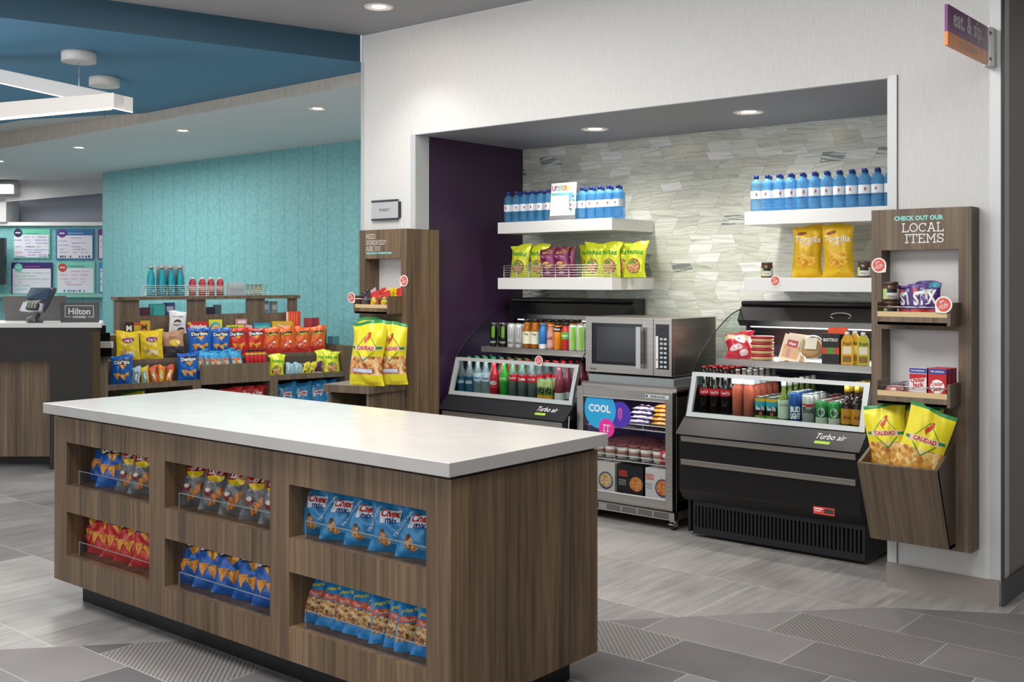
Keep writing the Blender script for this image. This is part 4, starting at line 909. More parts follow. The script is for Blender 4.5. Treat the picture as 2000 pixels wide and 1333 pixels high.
# ================================================================== PRODUCT KINDS
def sstep(a, b_, x_): 
    x_ = max(0, min(1, (x_-a)/(b_-a))); return x_*x_*(3-2*x_)
def bag(name, w_, h_, th, body, decals=(), seed=0, bands=(), seal=0.07, crinkle=1.6, flare=0.0, lean_top=0.0, NU=16, NV=22):
    """pillow bag with crimped ends; decals are printed on the front sheet"""
    R_ = random.Random(seed); ph = [R_.uniform(0, 6.28) for _ in range(8)]; 
    skew = R_.uniform(-1, 1)*0.006*crinkle
    def env(v): return max(0.0, math.sin(PI*min(max((v-seal*0.5)/(1-seal), 0), 1)))**0.55
    def surf(x_, z_, side=-1, eps=0.0):
        u = x_/(w_/2); v = z_/h_; e = env(v)
        hw = w_/2*(1-0.10*e+flare*max(0, v-0.8)*3)
        au = min(abs(u), 1.0)
        t_ = th/2*e*(1-au**2.4)**0.75 if au < 1 else 0.0
        wr = crinkle*(0.0020*math.sin(9*u+3*v*PI+ph[0])*math.sin(14*v+ph[1])+0.0014*math.sin(17*u+ph[2]+6*v)+0.0012*math.sin(26*v+ph[3]+5*u)+0.0016*math.sin(5*u-11*v+ph[4]))*(0.35+0.65*(1-au))
        edge = 0.0016*math.sin(60*u) if (v < seal or v > 1-seal) else 0
        topw = lean_top*max(0, v-0.75)*th*2
        return (u*hw+skew*math.sin(6*v), side*(t_+0.0008+eps)+(wr if e > 0.02 else 0.3*wr)+edge*0.4+topw, z_+0.0015*math.sin(7*u+ph[5])*(1 if v > 0.5 else 0)+(0.006*crinkle*math.sin(2.2*u+ph[6]) if v > 0.9 else 0))
    mb = MB()
    vl = sorted(set([round(i/NV, 4) for i in range(NV+1)]+[round(seal, 4), round(1-seal, 4)]+[round(q, 4) for b3 in bands for q in b3[:2]]))
    ul = [i/NU*2-1 for i in range(NU+1)]
    for side in (-1, 1):
        vs = [surf(u*w_/2, v*h_, side) for v in vl for u in ul]; n = NU+1
        for j in range(len(vl)-1):
            vm = (vl[j]+vl[j+1])/2; mt = body
            for b3 in bands:
                if b3[0] <= vm <= b3[1]: mt = b3[2]
            fs = []
            for i in range(NU):
                q = (j*n+i, j*n+i+1, (j+1)*n+i+1, (j+1)*n+i); fs.append(q if side < 0 else q[::-1])
            base = mb.add([], [], mt)
            ii = mb.idx(mt)
            if j == 0: off = len(mb.v); mb.v += vs
            for f in fs: mb.f.append(tuple(a+off for a in f)); mb.mi.append(ii); mb.sm.append(True)
    # close the rim
    L_ = 0
    def fn(layer): return lambda x_, z_: surf(x_, z_, -1, 0.0007+0.0012*layer)
    for d in decals:
        k = d[0]; ly = fn(d[-1])
        if k == 'txt':
            _, x_, z_, hh, s_, m_, kw, lay = d; mb.text(s_, x_, z_, hh, m_, fn=ly, **kw)
        elif k == 'ell':
            _, x_, z_, rx_, rz_, m_, rot, lay = d; vv = [ly(x_, z_)]; fs = []
            for r_ in (0.5, 1.0):
                for i in range(20):
                    a = 2*PI*i/20; px_, pz_ = r_*rx_*math.cos(a), r_*rz_*math.sin(a)
                    vv.append(ly(x_+px_*math.cos(rot)-pz_*math.sin(rot), z_+px_*math.sin(rot)+pz_*math.cos(rot)))
            for i in range(20): fs.append((0, 1+i, 1+(i+1) % 20)); fs.append((1+i, 21+i, 21+(i+1) % 20, 1+(i+1) % 20))
            mb.add(vv, fs, m_, True)
        elif k == 'quad':   # (x0,z0),(x1,z1),(x2,z2),(x3,z3) subdivided
            _, pts, m_, lay = d; N_ = 10; vv = []; fs = []
            for j in range(N_+1):
                for i in range(N_+1):
                    a, c_ = i/N_, j/N_
                    x_ = (pts[0][0]*(1-a)+pts[1][0]*a)*(1-c_)+(pts[3][0]*(1-a)+pts[2][0]*a)*c_
                    z_ = (pts[0][1]*(1-a)+pts[1][1]*a)*(1-c_)+(pts[3][1]*(1-a)+pts[2][1]*a)*c_
                    vv.append(ly(x_, z_))
            for j in range(N_):
                for i in range(N_): fs.append((j*(N_+1)+i, j*(N_+1)+i+1, (j+1)*(N_+1)+i+1, (j+1)*(N_+1)+i))
            mb.add(vv, fs, m_, True)
    return Proto(name, [(name, mb)])
def tri(cx, cz, r, rot, m_, lay):     # tortilla chip
    p = [(cx+r*math.cos(rot+2*PI*i/3), cz+r*math.sin(rot+2*PI*i/3)) for i in range(3)]
    return ('quad', [p[0], p[1], ((p[1][0]+p[2][0])/2, (p[1][1]+p[2][1])/2), p[2]], m_, lay)
def chipmat(name, stops, scale=60):
    b = NB(name, 0.5); (x, y, z), vec = b.xyz()
    v = b.new('ShaderNodeTexVoronoi'); b.l.new(vec, v.inputs['Vector']); v.inputs['Scale'].default_value = scale
    s_ = b.new('ShaderNodeSeparateColor'); b.l.new(v.outputs['Color'], s_.inputs[0])
    g = b.math('ADD', b.math('MULTIPLY', s_.outputs[0], 0.75), b.math('MULTIPLY', v.outputs['Distance'], 0.35))
    b.col(b.ramp(g, stops)); return b.m
ORC = chipmat('orange_corn_chip', [(0.1, 'c96a14'), (0.5, 'ee9a2a'), (0.9, 'f6b850')], 220)
RUST = chipmat('bbq_chip', [(0.1, 'b4551c'), (0.5, 'e0802f'), (0.9, 'eda75a')], 150)
TORT = chipmat('tortilla_pieces', [(0.1, 'a8651c'), (0.4, 'd49a3e'), (0.7, 'e6bd6c'), (1.0, 'f1dba6')], 38)
PORK = chipmat('pork_rinds', [(0.1, '94501a'), (0.45, 'cf8a44'), (0.8, 'e9bd80'), (1.0, 'f4e1c0')], 42)
NUTS = chipmat('mixed_nuts', [(0.1, '5a2f14'), (0.4, 'b06a2c'), (0.7, 'e2b264'), (1.0, 'f3e2b0')], 110)
FLAM = chipmat('red_cheese_puffs', [(0.1, '9c1a12'), (0.45, 'd63a20'), (0.75, 'e8603a'), (1.0, 'f6c8a8')], 90)
ONION = chipmat('onion_rings', [(0.1, '8a4f20'), (0.5, 'd08a4c'), (0.9, 'efc38e')], 120)
CHOC = chipmat('chocolate_mix', [(0.1, '2a1710'), (0.6, '5a3320'), (1.0, 'a87a50')], 120)
CANDY = chipmat('candy_mix', [(0.1, 'c02020'), (0.4, 'e8a020'), (0.7, 'e9e0a0'), (1.0, '7fbfe0')], 100)
NOOD = chipmat('noodle_bowl', [(0.1, '8a5a20'), (0.4, 'd9a850'), (0.8, 'f0dca0')], 160)
NOODR = chipmat('pasta_bowl', [(0.1, 'a83a10'), (0.4, 'e0701c'), (0.8, 'f2b060')], 160)
Wt = P('f4f4f2', 0.4); RD = P('c4202a', 0.35); YL = P('f4d21e', 0.35); BK = P('17181a', 0.4)
def laysdeco(w_, s=1.0, bot=RUST):
    return [('ell', 0.0, 0.158*s, 0.048*s, 0.030*s, YL, -0.25, 1), ('quad', [(-.052*s, .150*s), (.050*s, .158*s), (.056*s, .196*s), (-.048*s, .188*s)], P('b01f2c', .35), 2),
            ('txt', 0, .159*s, .026*s, "Lay's", Wt, dict(bold=.03, shear=.15, maxw=.09*s), 3)]
blueD = foil('1560b8'); redD = foil('cf2b22'); greyL = foil('6b6a6c'); chexB = foil('2a86bd'); yelL = foil('e9c81c'); orC = foil('e0631c'); yfun = foil('d8e02c'); purN = foil('7a1650'); cal = foil('efe02a')
def dorito(body, seed, w_=.175, h_=.245, th=.062, up=0.0):
    dark = foil('101a2c' if body is blueD else '1c1214')
    zl = .70*h_+up*.5
    return bag('chip_bag', w_, h_, th, body, [
        ('quad', [(-.060, zl-.006), (.060, zl+.002), (.070, zl+.045), (-.066, zl+.040)], dark, 1),
        ('quad', [(-.024, zl-.004), (.012, zl-.034), (.040, zl-.002), (.028, zl+.006)], foil('e8a23a'), 1),
        ('txt', 0, zl+.006, .027, 'Doritos', Wt, dict(bold=.035, maxw=.125, rot=.05), 2),
        tri(-.030, .36*h_+up, .034, -PI/2, ORC, 1), tri(.022, .33*h_+up, .034, -PI/2+.25, ORC, 2), tri(.052, .40*h_+up, .022, -PI/2+.5, ORC, 1)], seed, seal=.06)
def laysdark(seed):
    return bag('chip_bag', .165, .235, .055, greyL, [('quad', [(-.08, .175), (.08, .175), (.082, .23), (-.082, .23)], foil('7a5a1c'), 1)]+[
        ('ell', 0.0, .150, .048, .026, YL, -.1, 2), ('quad', [(-.056, .150), (.052, .156), (.058, .198), (-.050, .192)], P('a81c28', .35), 3), ('txt', 0, .160, .028, "Lay's", Wt, dict(bold=.035, shear=.12, maxw=.100), 4),
        ('ell', -.035, .075, .024, .018, P('7a1a22', .4), 0, 1), ('ell', -.032, .086, .018, .010, P('e9dcc8', .4), 0, 2), tri(.012, .055, .030, .4, RUST, 1), tri(.036, .080, .026, 1.1, RUST, 2), tri(-.008, .035, .026, 2.1, RUST, 1), ('txt', -.01, .118, .013, 'Barbecue', Wt, dict(maxw=.06), 1)], seed, seal=.06)
def laysyel(seed):
    return bag('chip_bag', .165, .235, .055, yelL, [('ell', 0.004, .158, .046, .022, P('a88adf', .4), .05, 1), ('ell', 0.004, .158, .042, .019, P('8a2438', .4), .05, 2), ('txt', .004, .148, .020, "Lay's", Wt, dict(bold=.03, shear=.15, maxw=.07), 3), ('ell', 0, .120, .034, .008, P('e8d890', .4), .0, 1),
        tri(-.02, .055, .04, .3, P('e8d6a0', .5), 1), tri(.03, .05, .036, 1.0, P('efe0b0', .5), 2), ('ell', -.03, .065, .018, .016, P('b89060', .5), 0, 3)], seed, seal=.06)
def laysbbq(seed):
    return bag('chip_bag', .155, .225, .05, foil('b88a6c'), [('ell', .012, .125, .042, .026, YL, .1, 2), ('txt', .012, .118, .020, "Lay's", Wt, dict(bold=.03, maxw=.06), 3), ('ell', -.01, .165, .03, .012, P('a06a50', .4), .1, 1)], seed, bands=[(0, .42, foil('3a3436'))])
def chex(seed):
    return bag('snack_mix_bag', .165, .225, .058, chexB, [('txt', -.060, .120, .015, 'TRADITIONAL', P('cfe4ee', .4), dict(bold=.01, rot=1.05, maxw=.12), 1),
        ('quad', [(-.040, .105), (.040, .112), (.044, .158), (-.038, .150)], P('e6eef4', .4), 1), ('txt', .002, .130, .026, 'Chex', P('c42a26', .4), dict(bold=.04, shear=.15, maxw=.075), 2), ('txt', .004, .107, .022, 'mix', P('1d3f8a', .4), dict(bold=.03, shear=.1, maxw=.06), 2),
        ('ell', -.030, .050, .018, .022, ONION, 0, 1), ('ell', -.012, .034, .018, .012, ONION, 0, 2), ('ell', -.034, .070, .008, .014, P('6a3a1c', .5), 0, 1), ('quad', [(.0, .030), (.062, .030), (.062, .048), (.0, .048)], P('5fa6cc', .4), 1)], seed, seal=.06)
def pouch(seed):    # small nut mix pouch
    return bag('nut_pouch', .085, .165, .03, foil('1f86c9'), [('quad', [(-.038, .088), (.038, .088), (.038, .108), (-.038, .108)], P('dd5a2c', .4), 1), ('txt', 0, .093, .010, 'Planters', Wt, dict(maxw=.06), 2), ('txt', 0, .122, .014, 'peanuts', P('e2dc4a', .4), dict(bold=.02, maxw=.062, rot=.15), 1), ('quad', [(-.036, .030), (.036, .030), (.036, .085), (-.036, .085)], NUTS, 1)], seed, crinkle=.8, NU=10, NV=14)
def calid(seed, tortilla=True, h_=.39, w_=.235):
    g_ = P('2f8a3a', .4); r_ = P('b43a2c', .4); fill = TORT if tortilla else PORK
    D = [('quad', [(-w_*.44, h_*.555), (w_*.44, h_*.555), (w_*.44, h_*.625), (-w_*.44, h_*.625)], P('efc8b4', .4), 1), ('quad', [(w_*.30, h_*.57), (w_*.45, h_*.57), (w_*.45, h_*.612), (w_*.30, h_*.612)], g_, 2), ('quad', [(-w_*.45, h_*.57), (-w_*.36, h_*.57), (-w_*.36, h_*.612), (-w_*.45, h_*.612)], g_, 2),
         ('txt', -.004, h_*.565, h_*.052, 'CALIDAD', r_, dict(bold=.03, maxw=w_*.66), 3)]
    cx, cz, R1 = 0, h_*.60, w_*.30
    for (a, c_) in (((-R1, cz), (0, cz+R1*1.15)), ((0, cz+R1*1.15), (R1, cz))): D.append(('quad', [a, c_, (c_[0], c_[1]+.006), (a[0], a[1]+.006)], g_, 1))
    for (a, c_) in (((-R1*.9, cz-h_*.07), (0, cz-R1*1.2)), ((0, cz-R1*1.2), (R1*.9, cz-h_*.07))): D.append(('quad', [a, c_, (c_[0], c_[1]+.007), (a[0], a[1]+.007)], g_, 3))
    D += [('ell', -.004, cz+R1*.72, .020, .012, P('d6402c', .4), .7, 2), ('ell', .010, cz+R1*.98, .009, .016, P('d6402c', .4), -.5, 3), ('ell', .014, cz+R1*1.22, .008, .006, P('b4302c', .4), 0, 2), ('ell', -.012, cz+R1*.50, .005, .012, P('c8502c', .4), .5, 2)]
    if not tortilla: D += [('quad', [(-w_*.36, h_*.20), (w_*.28, h_*.19), (w_*.28, h_*.27), (-w_*.36, h_*.28)], P('b43a2c', .4), 1), ('quad', [(-w_*.34, h_*.21), (w_*.26, h_*.20), (w_*.26, h_*.26), (-w_*.34, h_*.27)], P('cfdcea', .4), 2)]
    bands = [(0.0, .47, fill), (.95, 1.0, foil('2f8a4a'))] if tortilla else [(.17, .46, fill), (.95, 1.0, foil('2f8a4a'))]
    return bag('corn_chip_bag', w_, h_, .10, cal, D, seed, bands=bands, seal=.04, crinkle=2.0, NU=18, NV=26)
def tortbag(seed):
    return bag('tortilla_chip_bag', .185, .335, .085, foil('e3b81a'), [('txt', 0, .228, .038, 'Tortilla', Wt, dict(bold=.015, shear=.1, maxw=.165), 2), ('txt', 0, .204, .020, 'CHIPS', Wt, dict(bold=.0, maxw=.09), 2), ('ell', -.035, .285, .030, .011, P('8a4a1c', .4), .15, 1), ('ell', 0, .115, .062, .050, chipmat('yellow_chips', [(0.1, 'c77a10'), (0.5, 'e9a81c'), (1.0, 'f6d45a')], 50), 0, 1)], seed, seal=.04, crinkle=1.6)
def funy(seed, w_=.165, h_=.235):
    return bag('onion_snack_bag', w_, h_, .055, yfun, [('txt', 0, h_*.66, h_*.10, 'FUNYUNS', P('2f9a2c', .4), dict(bold=.04, rot=-.05, maxw=w_*.78), 2), ('ell', 0, h_*.32, w_*.33, h_*.21, P('2a2a1c', .4), 0, 1), ('ell', 0, h_*.32, w_*.31, h_*.195, ONION, 0, 2), ('ell', -.012, h_*.42, .03, .012, P('5aa02c', .4), .2, 3)], seed, crinkle=1.6, flare=.25, lean_top=.3)
def purplenut(seed):
    return bag('nut_snack_bag', .125, .19, .045, purN, [('txt', 0, .125, .018, 'Nut Thins', P('d9a0c8', .4), dict(maxw=.08), 1), ('ell', 0, .078, .046, .024, NUTS, 0, 1), ('ell', 0, .03, .03, .008, P('d9c0d0', .4), 0, 1), ('ell', 0, .158, .03, .006, P('c9a24a', .4), 0, 1)], seed, bands=[(.88, .94, foil('8f5a3a'))], NU=10, NV=14)
def cheeto(seed):
    return bag('cheese_puff_bag', .165, .235, .055, orC, [('quad', [(-.062, .150), (.055, .162), (.058, .196), (-.060, .184)], BK, 1), ('txt', -.002, .158, .026, 'Cheetos', P('f4c62a', .4), dict(bold=.02, rot=.12, maxw=.105), 2), ('ell', .0, .075, .055, .035, FLAM, .1, 1), ('ell', .03, .10, .014, .009, Wt, 0, 2), ('ell', -.015, .07, .016, .008, P('f6d8c8', .4), .4, 2)], seed, bands=[(0, .22, foil('c8342a'))])
# ---- bottles, cans, jars
def cyl_label(mb, r, z0, z1, m_, n=20): mb.lathe([(r, z0), (r, z1)], m_, n); return mb
def front_text(mb, s, z, h, m_, r, maxw, bold=.03, a_off=0.0, rot=0.0):
    vs, fs, wd = text2d(s, bold); k = min(1.0, maxw/(wd*h)); out = []
    for a, b3 in vs:
        px_ = a*h*k; pz_ = b3*h; c_, s_ = math.cos(rot), math.sin(rot); px_, pz_ = px_*c_-pz_*s_, px_*s_+pz_*c_
        th_ = px_/r+a_off; out.append((r*math.sin(th_), -r*math.cos(th_), z+pz_))
    mb.add(out, fs, m_)
def waterbottle():
    b1 = MB(); r = .0325; tb = tinted('blue_water_plastic', '74c2ee', .24)
    pr = [(.020, 0.0), (r-.002, .004), (r, .012)]
    for i in range(3): pr += [(r, .022+i*.014), (r-.002, .027+i*.014), (r, .031+i*.014)]
    pr += [(r-.0012, .070), (r-.0012, .118), (r, .122)]
    for i in range(3): pr += [(r, .126+i*.010), (r-.0025, .130+i*.010), (r, .134+i*.010)]
    pr += [(r-.002, .160), (.024, .172), (.014, .180), (.0125, .186)]
    b1.lathe(pr, tb, 18); c1 = MB().lathe([(.0145, .184), (.0145, .202), (.0135, .204), (0, .204)], P('22327e', .35), 14)
    l1 = MB().lathe([(r+.0003, .071), (r+.0003, .117)], P('dfe6ee', .4), 20, caps=False)
    def em(mb, cx, cz, rx_, rz_, m_):
        v = [( (r+.0010)*math.sin(cx/r+rx_/r*math.cos(2*PI*i/10)), -(r+.0010)*math.cos(cx/r+rx_/r*math.cos(2*PI*i/10)), cz+rz_*math.sin(2*PI*i/10)) for i in range(10)]; mb.add(v, [tuple(range(10))], m_)
    em(l1, .006, .099, .004, .006, P('b03a34', .4)); em(l1, .006, .093, .006, .004, P('7a4a4a', .4)); front_text(l1, 'H2O', .082, .005, P('cf6a60', .4), r+.001, .02, .0, .2)
    return Proto('water_bottle', [('bottle_body', b1), ('cap', c1), ('paper_label', l1)])
WB = waterbottle()
def can(name, r, h_, base, bands=(), txt=None, tcol=Wt, rim=None, extra=None, txz=None, txh=None):
    mb = MB(); top = P('c4c6c8', .25, .8); pr = [(r*.80, 0, top), (r*.98, h_*.03, base)]
    zs = [h_*.03]+[q for b3 in bands for q in b3[:2]]+[h_*.93]
    mb.lathe([(r*.80, 0), (r, h_*.035), (r, h_*.92), (r*.82, h_*.975)], base, 18)
    mb.lathe([(r*.82, h_*.975), (r*.86, h_), (r*.80, h_), (r*.78, h_*.985), (0, h_*.985)], top, 16)
    for (z0, z1, m_) in bands: mb.lathe([(r+.0003, z0*h_), (r+.0003, z1*h_)], m_, 18, caps=False)
    for k, (s_, z_, hh, c_, bo) in enumerate(txt or []): front_text(mb, s_, z_*h_, hh*h_, c_, r+.001, r*1.7, bo, .35)
    if extra: extra(mb, r, h_)
    return Proto(name, [(name, mb)])
def bottle(name, r, h_, body, cap, lab=None, labm=None, neck=.32, liquid=None, liq=.75, txt=None, shoulder=.12, caph=.06, rn=None):
    rn = rn or r*.38; mb = MB()
    z1 = h_*(1-neck-shoulder); z2 = h_*(1-neck)
    mb.lathe([(r*.75, 0), (r, h_*.03), (r, z1), (r*.8, z1+(z2-z1)*.5), (rn*1.15, z2), (rn, h_*(1-neck*.5)), (rn, h_-caph*h_)], body, 16)
    parts = [('bottle_body', mb)]
    parts.append(('cap', MB().lathe([(rn*1.12, h_-caph*h_-.001), (rn*1.12, h_-.001), (rn*.9, h_), (0, h_)], cap, 12)))
    if liquid: parts.append(('drink', MB().lathe([(0, .004), (r*.93, .006), (r*.93, min(z1, h_*liq)), (rn*.9, h_*liq), (0, h_*liq+.0005)], liquid, 14)))
    if lab:
        l = MB().lathe([(r+.0005, lab[0]*h_), (r+.0005, lab[1]*h_)], labm, 18, caps=False)
        for (s_, z_, hh, c_, bo) in txt or []: front_text(l, s_, z_*h_, hh*h_, c_, r+.0013, r*1.7, bo, .35)
        parts.append(('label_band', l))
    return Proto(name, parts)
def boxp(name, w_, d_, h_, m_, front=None, side=None, top=None):
    mb = MB().box(-w_/2, 0, 0, w_/2, d_, h_, m_)
    if top: mb.box(-w_/2, 0.0, h_, w_/2, d_, h_+.0004, top)
    if side: mb.box(w_/2, 0, 0, w_/2+.0004, d_, h_, side)
    if front: front(mb)
    return Proto(name, [(name, mb)])
def jar():
    g = MB().lathe([(.028, 0), (.033, .003), (.033, .062), (.029, .070), (.029, .074)], P('5a3a22', .15), 20)
    l = MB().lathe([(.0335, .010), (.0335, .055)], P('dcdcd6', .4), 20); l.lathe([(.0338, .010), (.0338, .055)], P('b7cf7a', .4), 8, a0=-175, a1=-110); l.lathe([(.0338, .038), (.0338, .055)], P('1c1f28', .4), 12, a0=-108, a1=-30)
    front_text(l, 'Honey', .020, .008, P('2a2a2a', .4), .0345, .04, .0, .25)
    c_ = MB().lathe([(.031, .071), (.031, .085), (.030, .086), (0, .086)], P('5a463a', .3, .3), 20)
    return Proto('preserve_jar', [('glass_jar', g), ('paper_label', l), ('lid', c_)])
# ================================================================== ISLAND STOCK
R = random.Random(7)
def sets(fn, n=3, s0=1): return [fn(s0+i*13) for i in range(n)]
Z1_, Z2_ = 0.2115, 0.5175; YN = IY0+0.085
place = []
def lean_row(protos, us, z, y, rz, rx, labels, cat, group, jit=.07, ys=None, sc=None):
    n = len(us)
    for i, u in enumerate(us):
        yy = ys[i] if ys else y
        protos[i % len(protos)].put(labels[i] if isinstance(labels, list) else labels.format(o=ordn(i, n)), cat, (XY(u, yy), yy, z), rz+R.uniform(-jit, jit), rx+R.uniform(-.04, .04), R.uniform(-.04, .04), group, sc=sc)
iB = [dorito(blueD, q_, .150, .195, .062, .004) for q_ in (3, 9, 21)]; iR = [dorito(redD, q_, .150, .195, .062, .004) for q_ in (5, 17)]
dB = [dorito(blueD, 3), dorito(blueD, 9), dorito(blueD, 21)]; dR = [dorito(redD, 5), dorito(redD, 17)]
lD = [laysdark(2), laysdark(8), laysdark(31)]; cX = [chex(4), chex(14), chex(24)]; pC = [pouch(6), pouch(16), pouch(26)]
RZi = .42; RXl = -.34
lean_row(iB, [196, 214], Z2_, YN+.02, .45, RXl, 'blue tortilla chip bag, {o} of two in upper left island niche', 'chip bag', 'blue chip bags in the upper left niche', ys=[YN+.05, YN+.005])
lean_row(lD, [252, 277], Z2_, YN+.01, .45, RXl, 'dark silver chip bag, {o} of two in upper left island niche', 'chip bag', 'silver chip bags in the upper left niche', sc=(.87, 1.15, .84))
lean_row(iR, [176, 199, 224, 250, 280], Z1_, YN+.02, .45, RXl, 'red tortilla chip bag, {o} in the lower left island niche', 'chip bag', 'red chip bags in the lower left niche')
lean_row(lD, [376, 418, 458, 500, 538], Z2_, YN+.01, .42, RXl, 'dark silver chip bag, {o} in the upper middle island niche', 'chip bag', 'silver chip bags in the upper middle niche', sc=(.87, 1.15, .84))
lean_row(iB, [374, 408, 446, 487, 524], Z1_, YN+.01, .42, RXl, 'blue tortilla chip bag, {o} in the lower middle island niche', 'chip bag', 'blue chip bags in the lower middle niche')
lean_row(cX, [618, 665, 714, 762, 816], Z2_, YN, .38, RXl, 'light blue snack mix bag, {o} in the upper right island niche', 'snack bag', 'snack mix bags in the upper right niche', sc=(.98, 1.1, .84))
lean_row(pC, [610, 636, 664, 688, 719, 744, 772, 795, 824], Z1_, YN-.005, .42, -.42, 'small blue nut pouch, {o} in front row of lower right niche', 'snack pouch', 'nut pouches, front row in the lower right niche', jit=.3)
lean_row(pC, [650, 690, 730, 770, 806], Z1_, YN+.13, .35, -.15, 'small blue nut pouch, {o} in back row of lower right niche', 'snack pouch', 'nut pouches, back row in the lower right niche')
# ================================================================== ALCOVE SHELF STOCK
def xrow(proto, us, y, z, label, cat, group, rz=0.0, jit=0.0, rx=0.0, rzj=0.3):
    n = len(us); ps = proto if isinstance(proto, list) else [proto]
    for i, u in enumerate(us):
        ps[i % len(ps)].put(label.format(o=ordn(i, n)), cat, (XY(u, y), y, z), rz+R.uniform(-rzj, rzj)*(1 if jit else 0), rx, 0, group)
yf = SY+.045
xs_f = [SRx0+.050+i*.0695 for i in range(14)]
for i, xx in enumerate(xs_f): WB.put('blue water bottle, %s in front row on the upper right shelf' % ordn(i, 14), 'water bottle', (xx, yf, ZU), R.uniform(-.1, .5), group='front row of water bottles, upper right shelf')
for i in range(13): WB.put('blue water bottle, %s in back row on the upper right shelf' % ordn(i, 13), 'water bottle', (xs_f[i]+.045, yf+.075, ZU), R.uniform(-.3, .5), group='back row of water bottles, upper right shelf')
def lx(u): return XY(u, yf)
ul = [996.5, 1012.5, 1027, 1042, 1060, 1073]
for i, u in enumerate(ul): WB.put('blue water bottle left of the menu card, %s in front row' % ordn(i, 6), 'water bottle', (SLx0+.060+i*.068, yf, ZU), R.uniform(-.2, .4), group='water bottles left of the menu card')
for i in range(5): WB.put('blue water bottle left of the menu card, %s in back row' % ordn(i, 5), 'water bottle', (SLx0+.10+i*.068, yf+.075, ZU), R.uniform(-.2, .4), group='water bottles left of the menu card')
xr0 = XY(1207, yf)
for i in range(6): WB.put('blue water bottle right of the menu card, %s in front row' % ordn(i, 6), 'water bottle', (xr0-.0+(-5+i)*.068, yf, ZU), R.uniform(-.2, .4), group='water bottles right of the menu card')
for i in range(5): WB.put('blue water bottle right of the menu card, %s in back row' % ordn(i, 5), 'water bottle', (xr0+.0+(-4.5+i)*.068, yf+.075, ZU), R.uniform(-.2, .4), group='water bottles right of the menu card')
# menu card
ca0 = XY(1072, SY+.006); ca1 = XY(1122, SY+.006)
m = MB(); hh = .243; wd = ca1-ca0
m.box(0, 0, 0, wd, .003, hh, glass('card_acrylic', 'eef2f4', .2)); t = thing('menu_card', 'white promotional card with rainbow lettering among the blue water bottles', 'card holder', (ca0, SY+.010, ZU+.001), 0, None, -.10)
m.obj('acrylic_stand', t)
m = MB().box(.002, -.0012, .002, wd-.002, -.0002, hh-.003, Wt); 
for i, c_ in enumerate(('d86aa0', 'd86aa0', '6ac4b0', '8ad08a', 'c878a0', 'f0a050', 'e8c85a', '8ac4a0')): m.text('UP2FORU!'[i], .022+i*.020, hh-.052, .030, P(c_, .4), -.0016, .04)
m.box(.008, -.0016, hh-.085, wd-.035, -.0012, hh-.068, P('7fcfcf', .4)); m.box(.0, -.0016, .002, wd-.002, -.0012, .028, P('8a8a8c', .4))
for i in range(7): m.box(.012, -.0015, .045+i*.013, wd-.05+.0*i, -.0012, .0475+i*.013, P('d2d4dc', .4))
for (a, b3, c_) in ((.88, .62, 'b86a80'), (.92, .50, 'c89070'), (.84, .40, 'e0a060'), (.80, .30, '8a7a50'), (.90, .36, 'c07a7a')): m.flat([(wd*a+.010*math.cos(2*PI*i/10), hh*b3+.010*math.sin(2*PI*i/10)) for i in range(10)], -.0017, P(c_, .4))
m.obj('printed_card', t)
# wire basket and bags on lower left shelf
bx0, bx1 = XY(996, SY+.02), XY(1263, SY+.20)
tag(MB().wire(SLx0+.045, SY+.012, SLx1-.015, SY+.30, ZL+.003, ZL+.082, 6, 9, P('cfcfca', .3, .5), .0024).obj('wire_basket'), 'chrome wire basket holding yellow and purple bags on lower left shelf', 'wire basket')
FU = [funy(3), funy(13), funy(23)]; PN = [purplenut(5), purplenut(15)]
fy = SY+.075
for i, (u, dy, rz_) in enumerate(((1015, 0, .1), (1052, .035, .1), (1160, .0, .0), (1178, .065, .25), (1192, .01, .0), (1215, .05, .1), (1240, .03, .15), (1152, .12, .1), (1233, .12, .2))):
    FU[i % 3].put('yellow-green onion snack bag, %s on the lower left shelf' % ('leftmost', 'second from left', 'front one just right of purple bags', 'rear one behind the middle pair', 'front one of the middle pair, right', 'fourth from right', 'rightmost in front', 'rear one right of purple bags', 'rearmost near right end')[i], 'snack bag', (XY(u, fy+dy), fy+dy, ZL+.003), rz_+R.uniform(-.05, .05), -.06, 0, 'onion snack bags in the wire basket', sc=(.92, .9, .93))
for i, u in enumerate((1070, 1082, 1097, 1109)):
    PN[i % 2].put('purple nut snack bag, %s in the wire basket' % ordn(i, 4), 'snack bag', (XY(u, SY+.04+.016*(i % 2)*2), SY+.04+.032*(i % 2), ZL+.003), .05, -.03, 0, 'purple nut bags in the wire basket')
# lower right shelf
J = jar(); yj = SY+.07
J.put('brown jar with dark label near left end of lower right shelf', 'jar', (XY(1498, yj), yj, ZL), .1)
J.put('brown jar with dark label right of the tortilla chip bags', 'jar', (XY(1688, yj), yj, ZL), .0)
TB = [tortbag(3), tortbag(12)]
TB[0].put('tall yellow tortilla chip bag, left of the pair on shelf', 'chip bag', (XY(1577, SY+.09), SY+.09, ZL), .22, -.02, sc=(.93, 1, .85))
TB[1].put('tall yellow tortilla chip bag, right of the pair on shelf', 'chip bag', (XY(1637, SY+.09), SY+.09, ZL), .20, -.02, sc=(.93, 1, .85))
